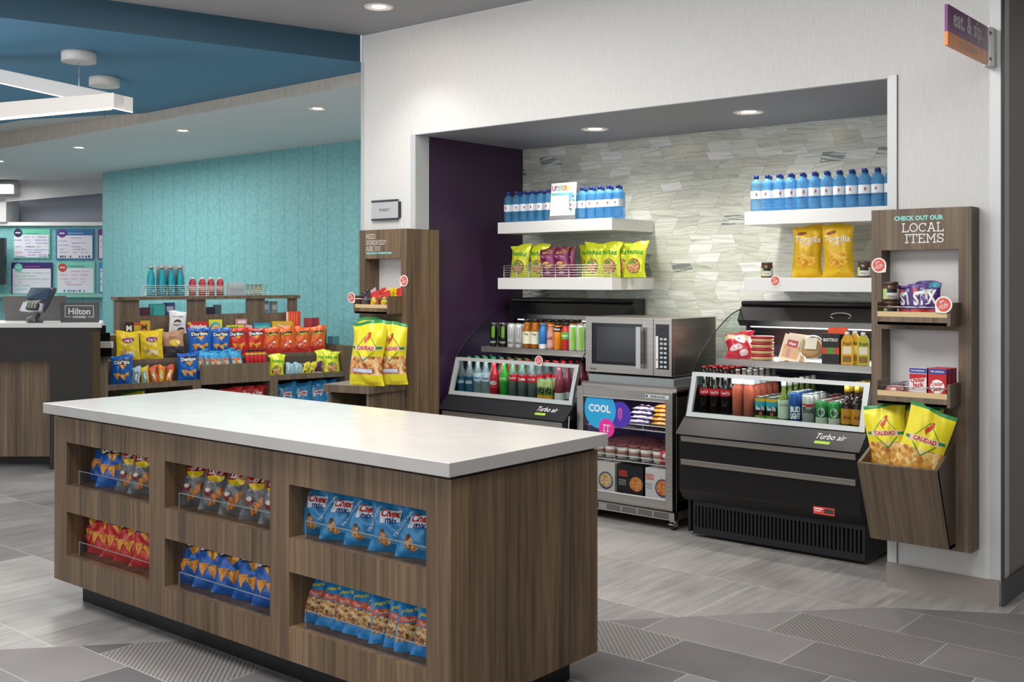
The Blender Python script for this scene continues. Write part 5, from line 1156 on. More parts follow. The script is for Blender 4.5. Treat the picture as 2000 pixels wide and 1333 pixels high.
# ================================================================== COOLER STOCK, RIGHT
ZD1, ZS1 = 0.6622, 0.9535
cola = bottle('cola_bottle', .030, .262, P('1c0f0c', .1), P('c0282c', .35), (.40, .54), P('cf2030', .4), .34, txt=[('Coca-Cola', .445, .055, Wt, .02)], shoulder=.16, caph=.03, rn=.012)
colab = bottle('cola_bottle', .030, .262, tinted('green_glass', '5a8a70', .5), P('c0282c', .35), None, None, .34, liquid=P('1c0f0c', .2), liq=.72, shoulder=.16, caph=.03, rn=.012)
oran = bottle('orange_soda_bottle', .031, .255, tinted('clear_glass_b', 'f0ece4', .10, .05), P('b9bcc0', .3, .7), (.70, .80), P('dfe4ea', .4), .26, liquid=P('e8541c', .25), liq=.80, shoulder=.16, caph=.03, rn=.012)
y0 = 5.315
def crow(proto, us, y, z, lab, cat, grp): xrow(proto, us, y, z, lab, cat, grp, jit=1, rzj=.08)
crow(cola, (1376, 1396, 1418), y0, ZD1, 'dark cola bottle, {o} of three in front row, right cooler', 'soda bottle', 'front cola bottles in the right cooler')
k_ = 0
for ry in range(1, 5):
    for c_ in range(3):
        xx = XY((1376, 1396, 1418)[c_], y0)+0.0; cola.put('red-capped cola bottle, row %s from the front, %s column, right cooler' % (ORD[ry], ('left', 'middle', 'right')[c_]), 'soda bottle', (xx, y0+ry*.072, ZD1), R.uniform(-.1, .1), group='rear cola bottles in the right cooler')
crow(oran, (1441, 1463), y0, ZD1, 'orange soda bottle, {o} of two in front row, right cooler', 'soda bottle', 'front orange soda bottles')
for ry in range(1, 5):
    for c_ in range(2): oran.put('orange soda bottle, row %s from the front, %s column' % (ORD[ry], ('left', 'right')[c_]), 'soda bottle', (XY((1441, 1463)[c_], y0), y0+ry*.072, ZD1), 0, group='rear orange soda bottles')
def ex_white(mb, r, h_): mb.lathe([(r+.0006, h_*.55), (r+.0006, h_*.9)], P('3f9ab0', .35), 18)
sky = can('soda_can', .031, .118, P('1c2a28', .3), [(.80, .93, P('e0b02c', .35)), (.56, .80, P('3aa0b8', .35)), (.03, .16, P('7ab04a', .35))], [('Blue Sky', .42, .16, Wt, .04)], extra=lambda mb, r, h_: mb.add([((r+.0008)*math.sin(.45+.28*math.cos(2*PI*i/10)), -(r+.0008)*math.cos(.45+.28*math.cos(2*PI*i/10)), h_*.24+.014*math.sin(2*PI*i/10)) for i in range(10)], [tuple(range(10))], P('c04a30', .4)))
blt = can('beer_can', .033, .157, P('1f4f96', .3, .2), [], [('BUD', .34, .17, Wt, .06), ('LIGHT', .12, .17, Wt, .06)])
bud = can('beer_can', .033, .150, P('c9c4c0', .3, .3), [(.62, .66, RD)], [('Bud', .36, .20, P('2a2326', .4), .02)], extra=lambda mb, r, h_: mb.lathe([(r+.0006, h_*.56), (r+.0006, h_*.63)], RD, 12, a0=-90, a1=-30))
grn = can('beer_can', .031, .122, P('2f8a44', .3, .2), [(.03, .30, P('c8cdb8', .35))], extra=lambda mb, r, h_: (mb.add([((r+.0008)*math.sin(.35+.6*math.cos(2*PI*i/14)), -(r+.0008)*math.cos(.35+.6*math.cos(2*PI*i/14)), h_*.52+.024*math.sin(2*PI*i/14)) for i in range(14)], [tuple(range(14))], P('e0e0da', .4)), front_text(mb, 'XX', h_*.44, .018, P('20302a', .4), r+.0014, .03, .03, .35)))
red_ = can('beer_can', .031, .122, P('b02a34', .3, .2), [(.3, .6, Wt)]); slv = can('beer_can', .031, .122, P('c4c8cc', .3, .5), [(.35, .6, P('c23a44', .4))]); bl_ = can('beer_can', .031, .122, P('3a66a8', .3, .3), [(.3, .6, Wt)])
gbot = bottle('green_beer_bottle', .031, .215, tinted('olive_glass', '6a7a2a', .75), P('d8d4c8', .3), (.06, .52), P('d6dcc4', .4), .36, liquid=P('8a8a2a', .3), liq=.66, txt=[('CIDER', .36, .06, P('3a5a2a', .4), .0)], rn=.012, caph=.16)
amb = bottle('dark_beer_bottle', .031, .215, P('2b1a18', .1), P('d9a83a', .3, .3), (.06, .42), P('d9902a', .4), .36, txt=[('Ale', .18, .09, P('8a2a1a', .4), .02)], rn=.013, caph=.20)
crow(sky, (1486, 1508), y0, ZD1, 'teal and black soda can, {o} of two in front row', 'soda can', 'front teal soda cans')
gbot.put('olive green bottle with pale oval label, front row, right cooler', 'beer bottle', (XY(1531, y0), y0, ZD1))
blt.put('tall blue beer can in the front row of right cooler', 'beer can', (XY(1554, y0), y0, ZD1))
bud.put('silver beer can with red mark in the front row, right cooler', 'beer can', (XY(1579, y0), y0, ZD1))
crow(grn, (1605, 1630), y0, ZD1, 'green beer can with round white badge, {o} of two in front', 'beer can', 'front green beer cans')
crow(amb, (1655, 1675), y0, ZD1, 'dark beer bottle with orange label, {o} of two in front row', 'beer bottle', 'front dark beer bottles')
cols = [(1486, sky, 'teal soda can'), (1508, sky, 'teal soda can'), (1531, gbot, 'olive green bottle'), (1554, blt, 'blue beer can'), (1579, bud, 'silver beer can'), (1605, red_, 'red beer can'), (1630, slv, 'silver and red beer can')]
for ci, (u, pr_, nm_) in enumerate(cols):
    for ry in range(1, 6):
        p2 = pr_
        if ci == 3 and ry > 2: p2 = bl_
        if ci == 4 and ry > 2: p2 = red_
        p2.put('%s, lane %s from left, %s behind front row, right cooler' % ({id(bl_): 'blue and white beer can', id(red_): 'red beer can'}.get(id(p2), nm_), ORD[ci], ORD[ry-1]), 'drink', (XY(u, y0), y0+ry*.072, ZD1), 0, group='rear drinks in the right cooler')
for ry in range(1, 5):
    for c_ in range(2): amb.put('dark beer bottle, row %s from the front, %s lane' % (ORD[ry], ('left', 'right')[c_]), 'beer bottle', (XY((1655, 1675)[c_], y0), y0+ry*.072, ZD1), 0, group='rear dark beer bottles')
# upper shelf, right cooler
yu = 5.565; 
bag('snack_bag', .20, .20, .12, P('c4283c', .35), [('ell', .02, .12, .04, .03, Wt, .3, 1), ('ell', -.03, .06, .05, .02, P('e8d0d4', .4), .2, 1), ('ell', .03, .03, .03, .02, P('e8d0d4', .4), 0, 1)], 5, bands=[(.62, .8, P('e0c0a0', .4))], crinkle=3.0).put('crumpled red and white snack bag at left of upper cooler shelf', 'snack bag', (XY(1442, yu+.03), yu+.03, ZS1), .3, -.55, sc=(.85, .8, .85))
tub = MB(); 
def tubp():
    mb = MB().lathe([(.056, 0), (.062, .006), (.064, .020)], P('d8b080', .4), 24); mb.lathe([(.066, .020), (.066, .031), (.062, .033), (0, .033)], P('a82430', .3), 24); return Proto('dip_tub', [('dip_tub', mb)])
TU = tubp()
for i in range(4): TU.put('round red-lidded dip tub, %s in the stack on cooler shelf' % ('lowest', 'second from bottom', 'third from bottom', 'topmost')[i], 'food tub', (XY(1489, yu+.02), yu+.02, ZS1+i*.0335), .3*i, group='stacked dip tubs')
def packf(mb): mb.flat([(-.045, .015), (.045, .015), (.045, .09), (-.045, .09)], -.0006, P('d9a878', .4)); mb.flat([(-.03, .08), (.03, .08), (.03, .12), (-.03, .12)], -.0010, P('b02a34', .4)); mb.text('Ham', 0, .093, .014, Wt, -.0014, .03); mb.flat([(-.02, .02), (.0, .02), (.0, .07), (-.02, .07)], -.001, P('c48a80', .4))
PK = boxp('lunch_pack', .11, .018, .150, P('e6d3b8', .35), packf)
PK.put('flat sandwich meat pack leaning in front on upper cooler shelf', 'food pack', (XY(1537, yu+.0), yu+.01, ZS1+.003), .15, -.35, .18)
PK.put('flat sandwich meat pack standing behind the leaning one', 'food pack', (XY(1550, yu+.08), yu+.09, ZS1+.003), .15, -.3, .1)
mb = MB(); mb.lathe([(.058, 0), (.060, .012), (.045, .026), (0, .030)], P('caa066', .6), 24); pie = Proto('round_pastry_pack', [('pastry', mb), ('clear_pack', MB().lathe([(.066, -.004), (.070, .022), (.050, .040), (0, .042)], glass('clear_clamshell', 'f4f6f6', .25), 24)), ('paper_label', MB().box(-.03, -.02, .0425, .035, .045, .0435, P('e8e0cc', .5)))])
pie.put('round pastry in a clear pack tilted on the upper cooler shelf', 'food pack', (XY(1584, yu+.05), yu+.07, ZS1+.072), .1, 1.15)
mb_ = lambda mb: (mb.flat([(-.04, .05), (.04, .05), (.04, .085), (-.04, .085)], -.0006, P('5a8a3a', .4)), mb.flat([(-.045, .05), (-.02, .05), (-.02, .085), (-.045, .085)], -.001, P('c8402a', .4)), mb.flat([(.02, .05), (.045, .05), (.045, .085), (.02, .085)], -.001, P('c8402a', .4)), mb.text('BISTRO', 0, .118, .016, Wt, -.001, .02, maxw=.08))
bp = boxp('meal_pouch', .092, .022, .160, P('15161a', .35), mb_, top=P('e8502c', .4))
bp.put('black meal pouch with white lettering, front one on cooler shelf', 'food pouch', (XY(1622, yu), yu, ZS1+.001), .2)
boxp('meal_pouch', .10, .022, .190, P('15161a', .35), lambda mb: mb.flat([(-.05, .155), (.05, .155), (.05, .19), (-.05, .19)], -.0006, P('f0582c', .4)), top=P('f0582c', .4)).put('black meal pouch with orange top, rear one on cooler shelf', 'food pouch', (XY(1636, yu+.07), yu+.07, ZS1+.001), .2)
def juice(colr, lbl):
    mb = MB().prism([(-.030, 0), (.030, 0), (.030, .125), (.014, .155), (-.014, .155), (-.030, .125)], -.03, .03, P(colr, .35), 'y')
    mb.flat([(-.022, .055), (.022, .055), (.022, .095), (-.022, .095)], -.0306, P('e9e0c0', .4)); mb.text(lbl, 0, .100, .022, BK, -.0308, .01, shear=.2, maxw=.045); mb.flat([(-.022, .012), (.022, .012), (.022, .045), (-.022, .045)], -.0306, P('8a6a30', .4))
    c_ = MB().lathe([(.012, .155), (.012, .172), (0, .172)], Wt, 12); return Proto('juice_carton', [('carton', mb), ('cap', c_)])
JA, JB = juice('e0a81c', 'fresh'), juice('c2b82c', 'fresh'); JC = juice('7a3a8a', 'acai')
JA.put('amber juice carton with white cap on upper cooler shelf', 'juice carton', (XY(1654, yu+.03), yu+.035, ZS1), .35)
JB.put('olive yellow juice carton with white cap, front row, cooler shelf', 'juice carton', (XY(1684, yu+.02), yu+.035, ZS1), .35)
JA.put('amber juice carton behind the two front cartons, cooler shelf', 'juice carton', (XY(1668, yu+.11), yu+.12, ZS1), .35)
JC.put('purple juice carton partly hidden by the wood-grain wall panel', 'juice carton', (XY(1712, yu+.02), yu+.035, ZS1), .35)
# ================================================================== COOLER STOCK, LEFT
wat = bottle('water_bottle_clear', .031, .228, tinted('clear_pet', 'e4eef2', .12, .06), P('2f8a5a', .35), (.02, .46), P('27506e', .35), .28, txt=[('DASANI', .26, .09, Wt, .02)], shoulder=.2, rn=.013)
wat2 = bottle('water_bottle_clear', .031, .228, tinted('clear_pet', 'e4eef2', .12, .06), P('2f8a5a', .35), (.36, .56), P('cfd6e6', .35), .28, txt=[('smart', .42, .06, P('2a3f9a', .4), .03)], shoulder=.2, rn=.013)
fp = bottle('fruit_punch_bottle', .031, .225, P('b5222c', .15), P('b5222c', .3), (.2, .5), P('c43040', .35), .28, txt=[('RED', .30, .09, Wt, .03)], shoulder=.2, rn=.013)
gsp = bottle('green_soda_bottle', .031, .228, tinted('green_pet', '3aa83a', .6), P('2f9a4a', .35), (.40, .60), P('4ab84a', .35), .28, txt=[('Sprite', .46, .06, Wt, .02)], shoulder=.2, rn=.013)
cok = bottle('cola_bottle_plastic', .031, .225, tinted('clear_pet', 'e4eef2', .12, .06), P('c0282c', .35), (.44, .62), P('cf2030', .35), .28, liquid=P('1c0f0c', .2), liq=.66, txt=[('Coca-Cola', .50, .055, Wt, .02)], shoulder=.2, rn=.013)
cok2 = bottle('cola_bottle_plastic', .031, .225, tinted('clear_pet', 'e4eef2', .12, .06), P('17181a', .35), (.44, .62), P('cf2030', .35), .28, liquid=P('1c0f0c', .2), liq=.66, txt=[('Coke', .48, .07, Wt, .04)], shoulder=.2, rn=.013)
v8 = can('juice_can', .029, .122, P('7aa03a', .35), [(.5, .93, P('c8d08a', .4)), (.03, .2, P('e09a2c', .4))], [('V8', .30, .30, BK, .08)])
prp = bottle('berry_drink_bottle', .031, .215, P('8a3a4a', .2), P('7a2a3a', .3), (.02, .22), P('dcd8d4', .4), .25, shoulder=.2, rn=.015)
ulx = [(901, wat, 'clear water bottle with blue label'), (918, wat, 'clear water bottle with blue label'), (934, wat2, 'clear water bottle with white label'), (950, wat2, 'clear water bottle with white label'), (966, fp, 'red fruit drink bottle'), (985, gsp, 'green soda bottle'), (1003, cok, 'cola bottle with red label'), (1021, cok2, 'cola bottle with black cap'), (1040, cok, 'cola bottle with red label'), (1058, v8, 'green juice can'), (1072, v8, 'green juice can'), (1093, prp, 'dark berry drink bottle')]
yl0 = 5.315
for ci, (u, pr_, nm_) in enumerate(ulx):
    for ry in range(0, 5):
        pr2 = pr_
        if ci in (9, 10) and ry > 1: pr2 = cok
        pr2.put('%s, lane %s, %s, left cooler' % (nm_ if pr2 is pr_ else 'cola bottle with red label', ORD[ci], 'front row' if ry == 0 else ORD[ry]+' row'), 'drink', (XY(u, yl0), yl0+ry*.076, ZD1), R.uniform(-.1, .1), group='drinks in the lower deck of the left cooler')
blk = can('energy_drink_can', .0275, .157, P('121412', .3), [], [], extra=lambda mb, r, h_: ([mb.add([((r+.0008)*math.sin(.45+dx_+dd), -(r+.0008)*math.cos(.45+dx_+dd), zz) for dd, zz in ((-.08, h_*.42), (.08, h_*.36), (.09, h_*.86), (-.07, h_*.86))], [(0, 1, 2, 3)], P('8ad03a', .35)) for dx_ in (-.3, 0, .3)], front_text(mb, 'ENERGY', h_*.16, .012, P('c8d8c8', .4), r+.001, .045, .02, .35)))
wht = can('energy_drink_can', .0275, .157, P('d2d4d6', .3, .2), [], [], extra=lambda mb, r, h_: ([mb.add([((r+.0008)*math.sin(.45+dx_+dd), -(r+.0008)*math.cos(.45+dx_+dd), zz) for dd, zz in ((-.05, h_*.42), (.05, h_*.36), (.06, h_*.86), (-.05, h_*.86))], [(0, 1, 2, 3)], P('6a6e74', .35)) for dx_ in (-.3, 0, .3)], front_text(mb, 'ENERGY', h_*.16, .012, P('4a4e54', .4), r+.001, .045, .02, .35)))
tea = bottle('amber_tea_bottle', .031, .190, tinted('amber_pet', 'b06a1c', .85), P('1c1c1c', .3), (.16, .58), P('e8ead0', .4), .18, txt=[('Tea', .46, .08, P('5a4a2a', .4), .02)], shoulder=.22, rn=.019, caph=.09)
blu = bottle('blue_drink_bottle', .028, .165, P('2f7ac0', .25), P('2f7ac0', .3), (.02, .2), P('e0e4e8', .4), .12, shoulder=.15, rn=.018, caph=.1)
sal = bottle('pink_drink_bottle', .026, .160, P('d08a6a', .25), P('d88a6a', .3), (.1, .7), P('d8a8a0', .4), .12, shoulder=.15, rn=.018, caph=.1, txt=[('milk', .4, .12, P('9a3a4a', .4), .03)])
ojb = bottle('orange_juice_bottle', .028, .175, P('eb8f1c', .25), P('1c1c1c', .3), (.66, .84), BK, .15, txt=[('Minute', .72, .08, Wt, .03)], shoulder=.1, rn=.020, caph=.1)
apb = bottle('apple_juice_bottle', .028, .175, P('c8342c', .25), P('1c1c1c', .3), (.40, .66), P('5ab83a', .35), .15, txt=[('Apple', .5, .08, Wt, .03)], shoulder=.1, rn=.020, caph=.1)
grc = can('sparkling_drink_can', .0265, .165, P('c8d4c4', .3, .2), [], [], extra=lambda mb, r, h_: (mb.lathe([(r+.0005, h_*.05), (r+.0005, h_*.9)], P('8acb3a', .35), 6, a0=-75, a1=-25)))
uu = [(965, blk, 'black can with green stripes'), (984, blk, 'black can with green stripes'), (999, wht, 'white energy drink can'), (1014, wht, 'white energy drink can'), (1030, tea, 'amber tea bottle'), (1045, tea, 'amber tea bottle'), (1061, blu, 'small blue drink bottle'), (1076, sal, 'small salmon pink drink bottle'), (1090, ojb, 'orange juice bottle'), (1105, apb, 'apple juice bottle with green label'), (1119, grc, 'green and silver sparkling can'), (1133, grc, 'green and silver sparkling can')]
for ci, (u, pr_, nm_) in enumerate(uu):
    for ry in range(0, 3 if ci > 3 else 2):
        pr2 = tea if (ry > 0 and 5 < ci < 10) else pr_
        pr2.put('%s, %s on upper shelf, lane %s, left cooler' % (nm_ if pr2 is pr_ else 'amber tea bottle', 'front' if ry == 0 else ORD[ry]+' row', ORD[ci]), 'drink', (XY(u, 5.54), 5.54+ry*.068, ZS1), 0, group='drinks on the upper shelf of the left cooler')
talker((XY(1042, 5.19), 5.262-.02, .905), 0, .030, 'round red paper tag on top rail of the left cooler', -60)
# ================================================================== FREEZER STOCK
pint = Proto('ice_cream_pint', [('carton', MB().lathe([(.030, 0), (.036, .070)], P('e4dccf', .5), 18)), ('lid', MB().lathe([(.038, .070), (.038, .082), (.035, .083), (0, .083)], P('8a4a4a', .4), 18)), ('printed_band', MB().lathe([(.0325, .028), (.0350, .050)], P('b58a7a', .5), 18))])
fxs = [XY(1170, 5.30), XY(1190, 5.30), XY(1211, 5.30), XY(1231, 5.30), XY(1253, 5.30), XY(1274, 5.30)]
for ry in range(0, 5):
    for i in range(6): pint.put('cream ice-cream pint with brown lid, %s row, %s, middle freezer shelf' % ('front' if ry == 0 else ORD[ry], ordn(i, 6)), 'ice cream tub', (FX0+.085+i*.083, 5.31+ry*.08, .3575), 0, group='ice-cream pints on the middle freezer shelf')
bagr = bag('frozen_snack_bag', .10, .085, .05, P('c23038', .35), [('ell', 0, .05, .03, .015, Wt, .2, 1), ('ell', .01, .025, .03, .01, P('f0b0a0', .4), 0, 1)], 8, NU=10, NV=12)
bagr.put('red frozen snack bag at right end of middle freezer shelf', 'frozen snack', (FX1-.085, 5.29, .3575), .15, -.1)
nov = bag('frozen_bar', .075, .145, .03, P('c8c0dc', .35), [('quad', [(-.025, .03), (.025, .03), (.025, .115), (-.025, .115)], P('4a1a3a', .4), 1), ('ell', 0, .07, .016, .03, P('e0c0d0', .4), 0, 2)], 9, NU=8, NV=12)
nov2 = bag('frozen_bar', .075, .145, .03, P('d8a03a', .35), [('quad', [(-.025, .03), (.025, .03), (.025, .115), (-.025, .115)], P('c0303a', .4), 1), ('ell', 0, .07, .016, .03, P('f0e0d0', .4), 0, 2)], 19, NU=8, NV=12)
for i in range(4): nov.put('white and purple frozen bar, %s in the pile on top shelf' % ('lowest', 'second', 'third', 'topmost')[i], 'frozen snack', (FX0+.44+.012*(i % 2), 5.325+.01*i, .582+i*.024), PI/2, -PI/2, 0, 'frozen bars piled on the left of top freezer shelf')
for i in range(5): nov2.put('yellow and red frozen bar, %s in the right pile on top shelf' % ('lowest', 'second', 'third', 'fourth', 'topmost')[i], 'frozen snack', (FX1-.045-.010*(i % 2), 5.32+.01*i, .582+i*.023), PI/2+.1, -PI/2, 0, 'frozen bars piled on the right of top freezer shelf')
def fbox(c0, bowl, tcol, rim):
    def f(mb):
        mb.flat([(.035+.052*math.cos(2*PI*i/24), .060+.052*math.sin(2*PI*i/24)) for i in range(24)], -.0006, P(rim, .4)); mb.flat([(.035+.044*math.cos(2*PI*i/24), .062+.042*math.sin(2*PI*i/24)) for i in range(24)], -.001, bowl)
        mb.text('LEAN', -.055, .118, .016, P(tcol, .4), -.001, .04, maxw=.06); mb.text('CUISINE', -.055, .100, .014, P(tcol, .4), -.001, .04, maxw=.06); 
        for k in range(3): mb.box(-.085, -.0012, .050+k*.012, -.035, -.0006, .054+k*.012, P('9a948a' if c0 != '1c1a1a' else 'c8c4bc', .4))
    return boxp('frozen_meal_box', .195, .22, .165, P(c0, .4), f)
zf = .1645
for (u0_, pr_, nm_) in ((XY(1178, 5.27)-.01, fbox('dcd6c8', NOOD, 'd85a2c', '3a4a7a'), 'cream frozen meal box with noodle bowl, left on freezer floor'), (XY(1234, 5.27), fbox('1c1a1a', NOODR, 'e8502c', '2a2420'), 'black frozen meal box with orange pasta, middle of freezer floor'), (FX1-.10-.035, fbox('e6e2da', NOODR, 'e07050', '5a4a7a'), 'white frozen meal box at right on the freezer floor')):
    pr_.put(nm_, 'frozen meal box', (u0_, 5.262, zf))
# ================================================================== LOCAL ITEMS PANEL STOCK
zt1 = 1.2215; yt = 4.765
J.put('brown honey jar, lower of the stack in local items tray', 'jar', (-1.800, yt, zt1), .15)
J.put('brown honey jar stacked on top of another in local items tray', 'jar', (-1.800, yt, zt1+.0865), .15)
stx = lambda s_: bag('candy_pouch', .150, .170, .03, foil('4a2a78'), [('txt', .0, .078, .052, 'STIX', Wt, dict(bold=.05, shear=.1, rot=.08, maxw=.115), 2), ('txt', .01, .132, .013, 'Chamoy', Wt, dict(bold=.03, maxw=.06), 2), ('quad', [(-.07, .02), (.07, .02), (.07, .05), (-.07, .055)], P('c8382c', .4), 1), ('quad', [(-.055, .125), (-.035, .125), (-.035, .145), (-.055, .145)], P('d04040', .4), 1), ('quad', [(.02, .148), (.07, .148), (.07, .165), (.03, .165)], P('3aa0b0', .4), 1), ('ell', -.02, .022, .02, .010, P('d8d03a', .4), 0, 2)], s_, seal=.04)
SX = [stx(4), stx(11)]
SX[0].put('purple candy pouch partly hidden behind another in local tray', 'candy pouch', (-1.725, 4.803, zt1), .15, -.02, sc=(.88, .6, .97))
SX[1].put('purple candy pouch in front, lettered STIX, in local tray', 'candy pouch', (-1.650, 4.760, zt1), .25, -.05, sc=(.92, .8, 1))
zt2 = .8765
rnd_ = bag('ring_cookie_pack', .10, .075, .03, glass('clear_wrap', 'e8eaee', .3), [('ell', .0, .037, .036, .030, P('b05a60', .4), 0, 1), ('ell', .0, .037, .018, .015, P('e6d4c0', .4), 0, 2), ('txt', 0, .014, .010, 'DELI', P('8a1a2a', .4), dict(bold=.02), 3)], 3, NU=10, NV=10)
rnd_.put('clear pack of pink ring cookies, front one in lower tray', 'cookie pack', (-1.785, 4.745, zt2), .2, -.25)
rnd_.put('clear pack of pink ring cookies behind the front pack', 'cookie pack', (-1.765, 4.785, zt2), .1, -.12)
def cj(mb):
    mb.flat([(-.036, .125), (.036, .125), (.036, .146), (-.036, .146)], -.0006, P('2a3f9a', .4)); mb.text('THE ORIGINAL', 0, .132, .007, Wt, -.001, .02, maxw=.06)
    mb.text('Cracker', 0, .088, .018, RD, -.001, .03, rot=.1, maxw=.062); mb.text('Jack', .002, .066, .020, RD, -.001, .03, rot=.1, maxw=.05); mb.flat([(-.036, .098), (.036, .108), (.036, .122), (-.036, .122)], -.0006, RD) ; mb.flat([(-.036, .0), (.036, .0), (.036, .038), (-.036, .045)], -.0007, RD); mb.flat([(.0+.02*math.cos(2*PI*i/12), .022+.012*math.sin(2*PI*i/12)) for i in range(12)], -.001, NUTS)
def cj2(mb):
    mb.flat([(-.036, .0), (.036, .0), (.036, .125), (-.036, .125)], -.0005, RD); mb.flat([(-.036, .125), (.036, .125), (.036, .146), (-.036, .146)], -.0006, P('2a3f9a', .4)); mb.text('THE ORIGINAL', 0, .132, .007, Wt, -.001, .02, maxw=.06)
    mb.flat([(.0+.030*math.cos(2*PI*i/16), .072+.030*math.sin(2*PI*i/16)) for i in range(16)], -.0009, Wt); mb.text('Cracker', 0, .076, .016, RD, -.0013, .03, rot=.1, maxw=.052); mb.text('Jack', .002, .056, .016, RD, -.0013, .03, rot=.1, maxw=.04); mb.flat([(.0+.02*math.cos(2*PI*i/12), .022+.012*math.sin(2*PI*i/12)) for i in range(12)], -.001, NUTS)
CJa = boxp('popcorn_box', .074, .034, .148, P('e9e4e4', .4), cj, side=P('8a2a4a', .4)); CJb = boxp('popcorn_box', .074, .034, .148, P('d83030', .4), cj2, side=P('7a2a4a', .4))
for i in range(3):
    CJa.put('white-fronted caramel popcorn box, %s of left file' % ('front', 'middle', 'rear')[i], 'snack box', (-1.665+.004*i, 4.715+i*.0375, zt2), 0, group='left file of popcorn boxes')
    CJb.put('red-fronted caramel popcorn box, %s of right file' % ('front', 'middle', 'rear')[i], 'snack box', (-1.583+.004*i, 4.715+i*.0375, zt2), 0, group='right file of popcorn boxes')
CA = [calid(5), calid(18), calid(33)]
CA[0].put('yellow corn chip bag at left in the slanted bin', 'chip bag', (-1.795, 4.735, .545), .25, -.10, -.07, sc=(.78, .62, .80))
CA[1].put('yellow corn chip bag in front at right of the slanted bin', 'chip bag', (-1.672, 4.668, .530), .32, -.04, .26, sc=(.84, .46, .86))
CA[2].put('yellow corn chip bag behind the front pair in the bin', 'chip bag', (-1.705, 4.797, .50), .10, -.04, .06, sc=(.85, .3, .90))
for x_, l_ in ((-1.80, 'left'), (-1.64, 'right')): CA[1].put('yellow corn chip bag underneath the others in the bin, %s' % l_, 'chip bag', (x_, 4.79, .268), .05, .0, 0, sc=(.62, .5, .62))
# ================================================================== KIOSK STOCK
PR = [calid(7, False), calid(19, False)]
zs_ = .7575
PR[0].put('tall yellow pork rind bag standing left on low stand', 'chip bag', (XY(717, 4.53), 4.53, zs_), .42, -.03, .02, sc=(.98, .95, 1.0))
PR[1].put('tall yellow pork rind bag standing right on low stand', 'chip bag', (XY(765, 4.66), 4.66, zs_), .62, -.02, -.02, sc=(.88, .85, .97))
PR[1].put('tall yellow pork rind bag behind the front pair on low stand', 'chip bag', (XY(722, 4.70), 4.705, zs_), .30, -.02, .03, sc=(.95, .4, 1.02))
sm = lambda c_, c2_, s_, tx='': bag('small_candy_bag', .085, .125, .022, foil(c_), [('ell', 0, .065, .026, .026, P(c2_, .4), 0, 1), ('quad', [(-.035, .02), (.035, .02), (.035, .034), (-.035, .034)], P('e8e0d0', .4), 1)], s_, NU=8, NV=10)
s1, s2, s3, s4 = sm('c8282c', 'd8d83a', 3), sm('e8cc1c', 'd8542c', 5), sm('2a2024', '6a5a5a', 7), sm('c9b0b4', 'd05a70', 9)
zk = 1.2025
for i, (x_, y_, pr_, l_) in enumerate(((-5.175, 4.735, s3, 'black and grey sweets bag at left front of kiosk tray'), (-5.172, 4.783, s4, 'clear pink sweets bag standing behind the black one'), (-5.085, 4.730, s1, 'red sweets bag in the front middle of kiosk tray'), (-5.080, 4.780, s1, 'red sweets bag in the second row of kiosk tray'), (-4.995, 4.735, s1, 'red sweets bag in the front at right of kiosk tray'), (-4.990, 4.765, s2, 'yellow sweets bag in the middle row of kiosk tray'), (-4.985, 4.793, s2, 'yellow sweets bag in the rear row of kiosk tray'), (-4.952, 4.80, s1, 'red sweets bag rearmost at right of kiosk tray'))):
    pr_.put(l_, 'sweets bag', (x_, y_, zk), .05, -.05, 0, sc=(.95, .8, 1.0+.12*(i in (1, 3, 5, 6, 7))))
# ================================================================== GONDOLA STOCK
def gput(proto, u, w_, z_, label, cat, group=None, rz=0.0, rx=-.12, sc=None, ry=0.0):
    tt = gt(u, w_); return proto.put(label, cat, G(tt, w_, z_), GA+rz, rx, ry, group, sc=sc)
zt0 = .5205
vr = -.30   # turned a little toward the viewer
S9 = (1.18, .8, 1.03)
gput(dB[0], 237, .075, zt0, 'large blue chip bag at the left end of lower gondola tray', 'chip bag', None, vr, -.06, (1.02, .9, 1.06))
gput(dB[1], 368, .075, zt0, 'large blue chip bag right of candy bars, lower gondola tray', 'chip bag', None, vr, -.06, (1.06, .9, 1.06))
cb = lambda c_, c2_, s_: bag('candy_bar', .066, .160, .030, foil(c_), [('quad', [(-.018, .03), (.018, .03), (.018, .12), (-.018, .12)], P(c2_, .4), 1), ('ell', 0, .075, .010, .03, Wt, .1, 2)], s_, NU=8, NV=12)
cbs = [cb('b8ccd8', '6a8aa0', 3), cb('d8c03a', '7ab0c0', 4), cb('d8542c', 'c89a4a', 5), cb('d87a2c', 'e0c03a', 6), cb('c84a2c', 'e8c83a', 7)]
for i, (u, c_) in enumerate(zip((266, 283, 300, 315, 331), ('pale blue', 'yellow and blue', 'orange-red', 'orange', 'yellow and red'))): gput(cbs[i], u, .06+.02*(i % 2), zt0, '%s candy bar standing in the lower left gondola tray' % c_, 'candy bar', 'candy bars in the lower left tray', vr, -.1)
LY_ = [laysyel(2), laysyel(9)]; LB = laysbbq(4)
zm = .7305
gput(LY_[0], 250, .225, zm, 'yellow potato chip bag, left of the pair on gondola', 'chip bag', None, vr, -.10, S9)
gput(LY_[1], 296, .225, zm, 'yellow potato chip bag, right of the pair on gondola', 'chip bag', None, vr, -.10, S9)
gput(LB, 339, .225, zm, 'brown barbecue chip bag beside the yellow pair on gondola', 'chip bag', None, vr, -.08, S9)
gput(dB[2], 390, .235, zm, 'blue chip bag, left one on the middle gondola shelf', 'chip bag', None, vr, -.08, S9)
gput(dB[0], 430, .235, zm, 'blue chip bag, right one on the middle gondola shelf', 'chip bag', None, vr, -.08, (1.04, .75, .98))
gput(dR[0], 464, .235, zm, 'red chip bag, left one on the middle gondola shelf', 'chip bag', None, vr, -.08, (.98, .75, .97))
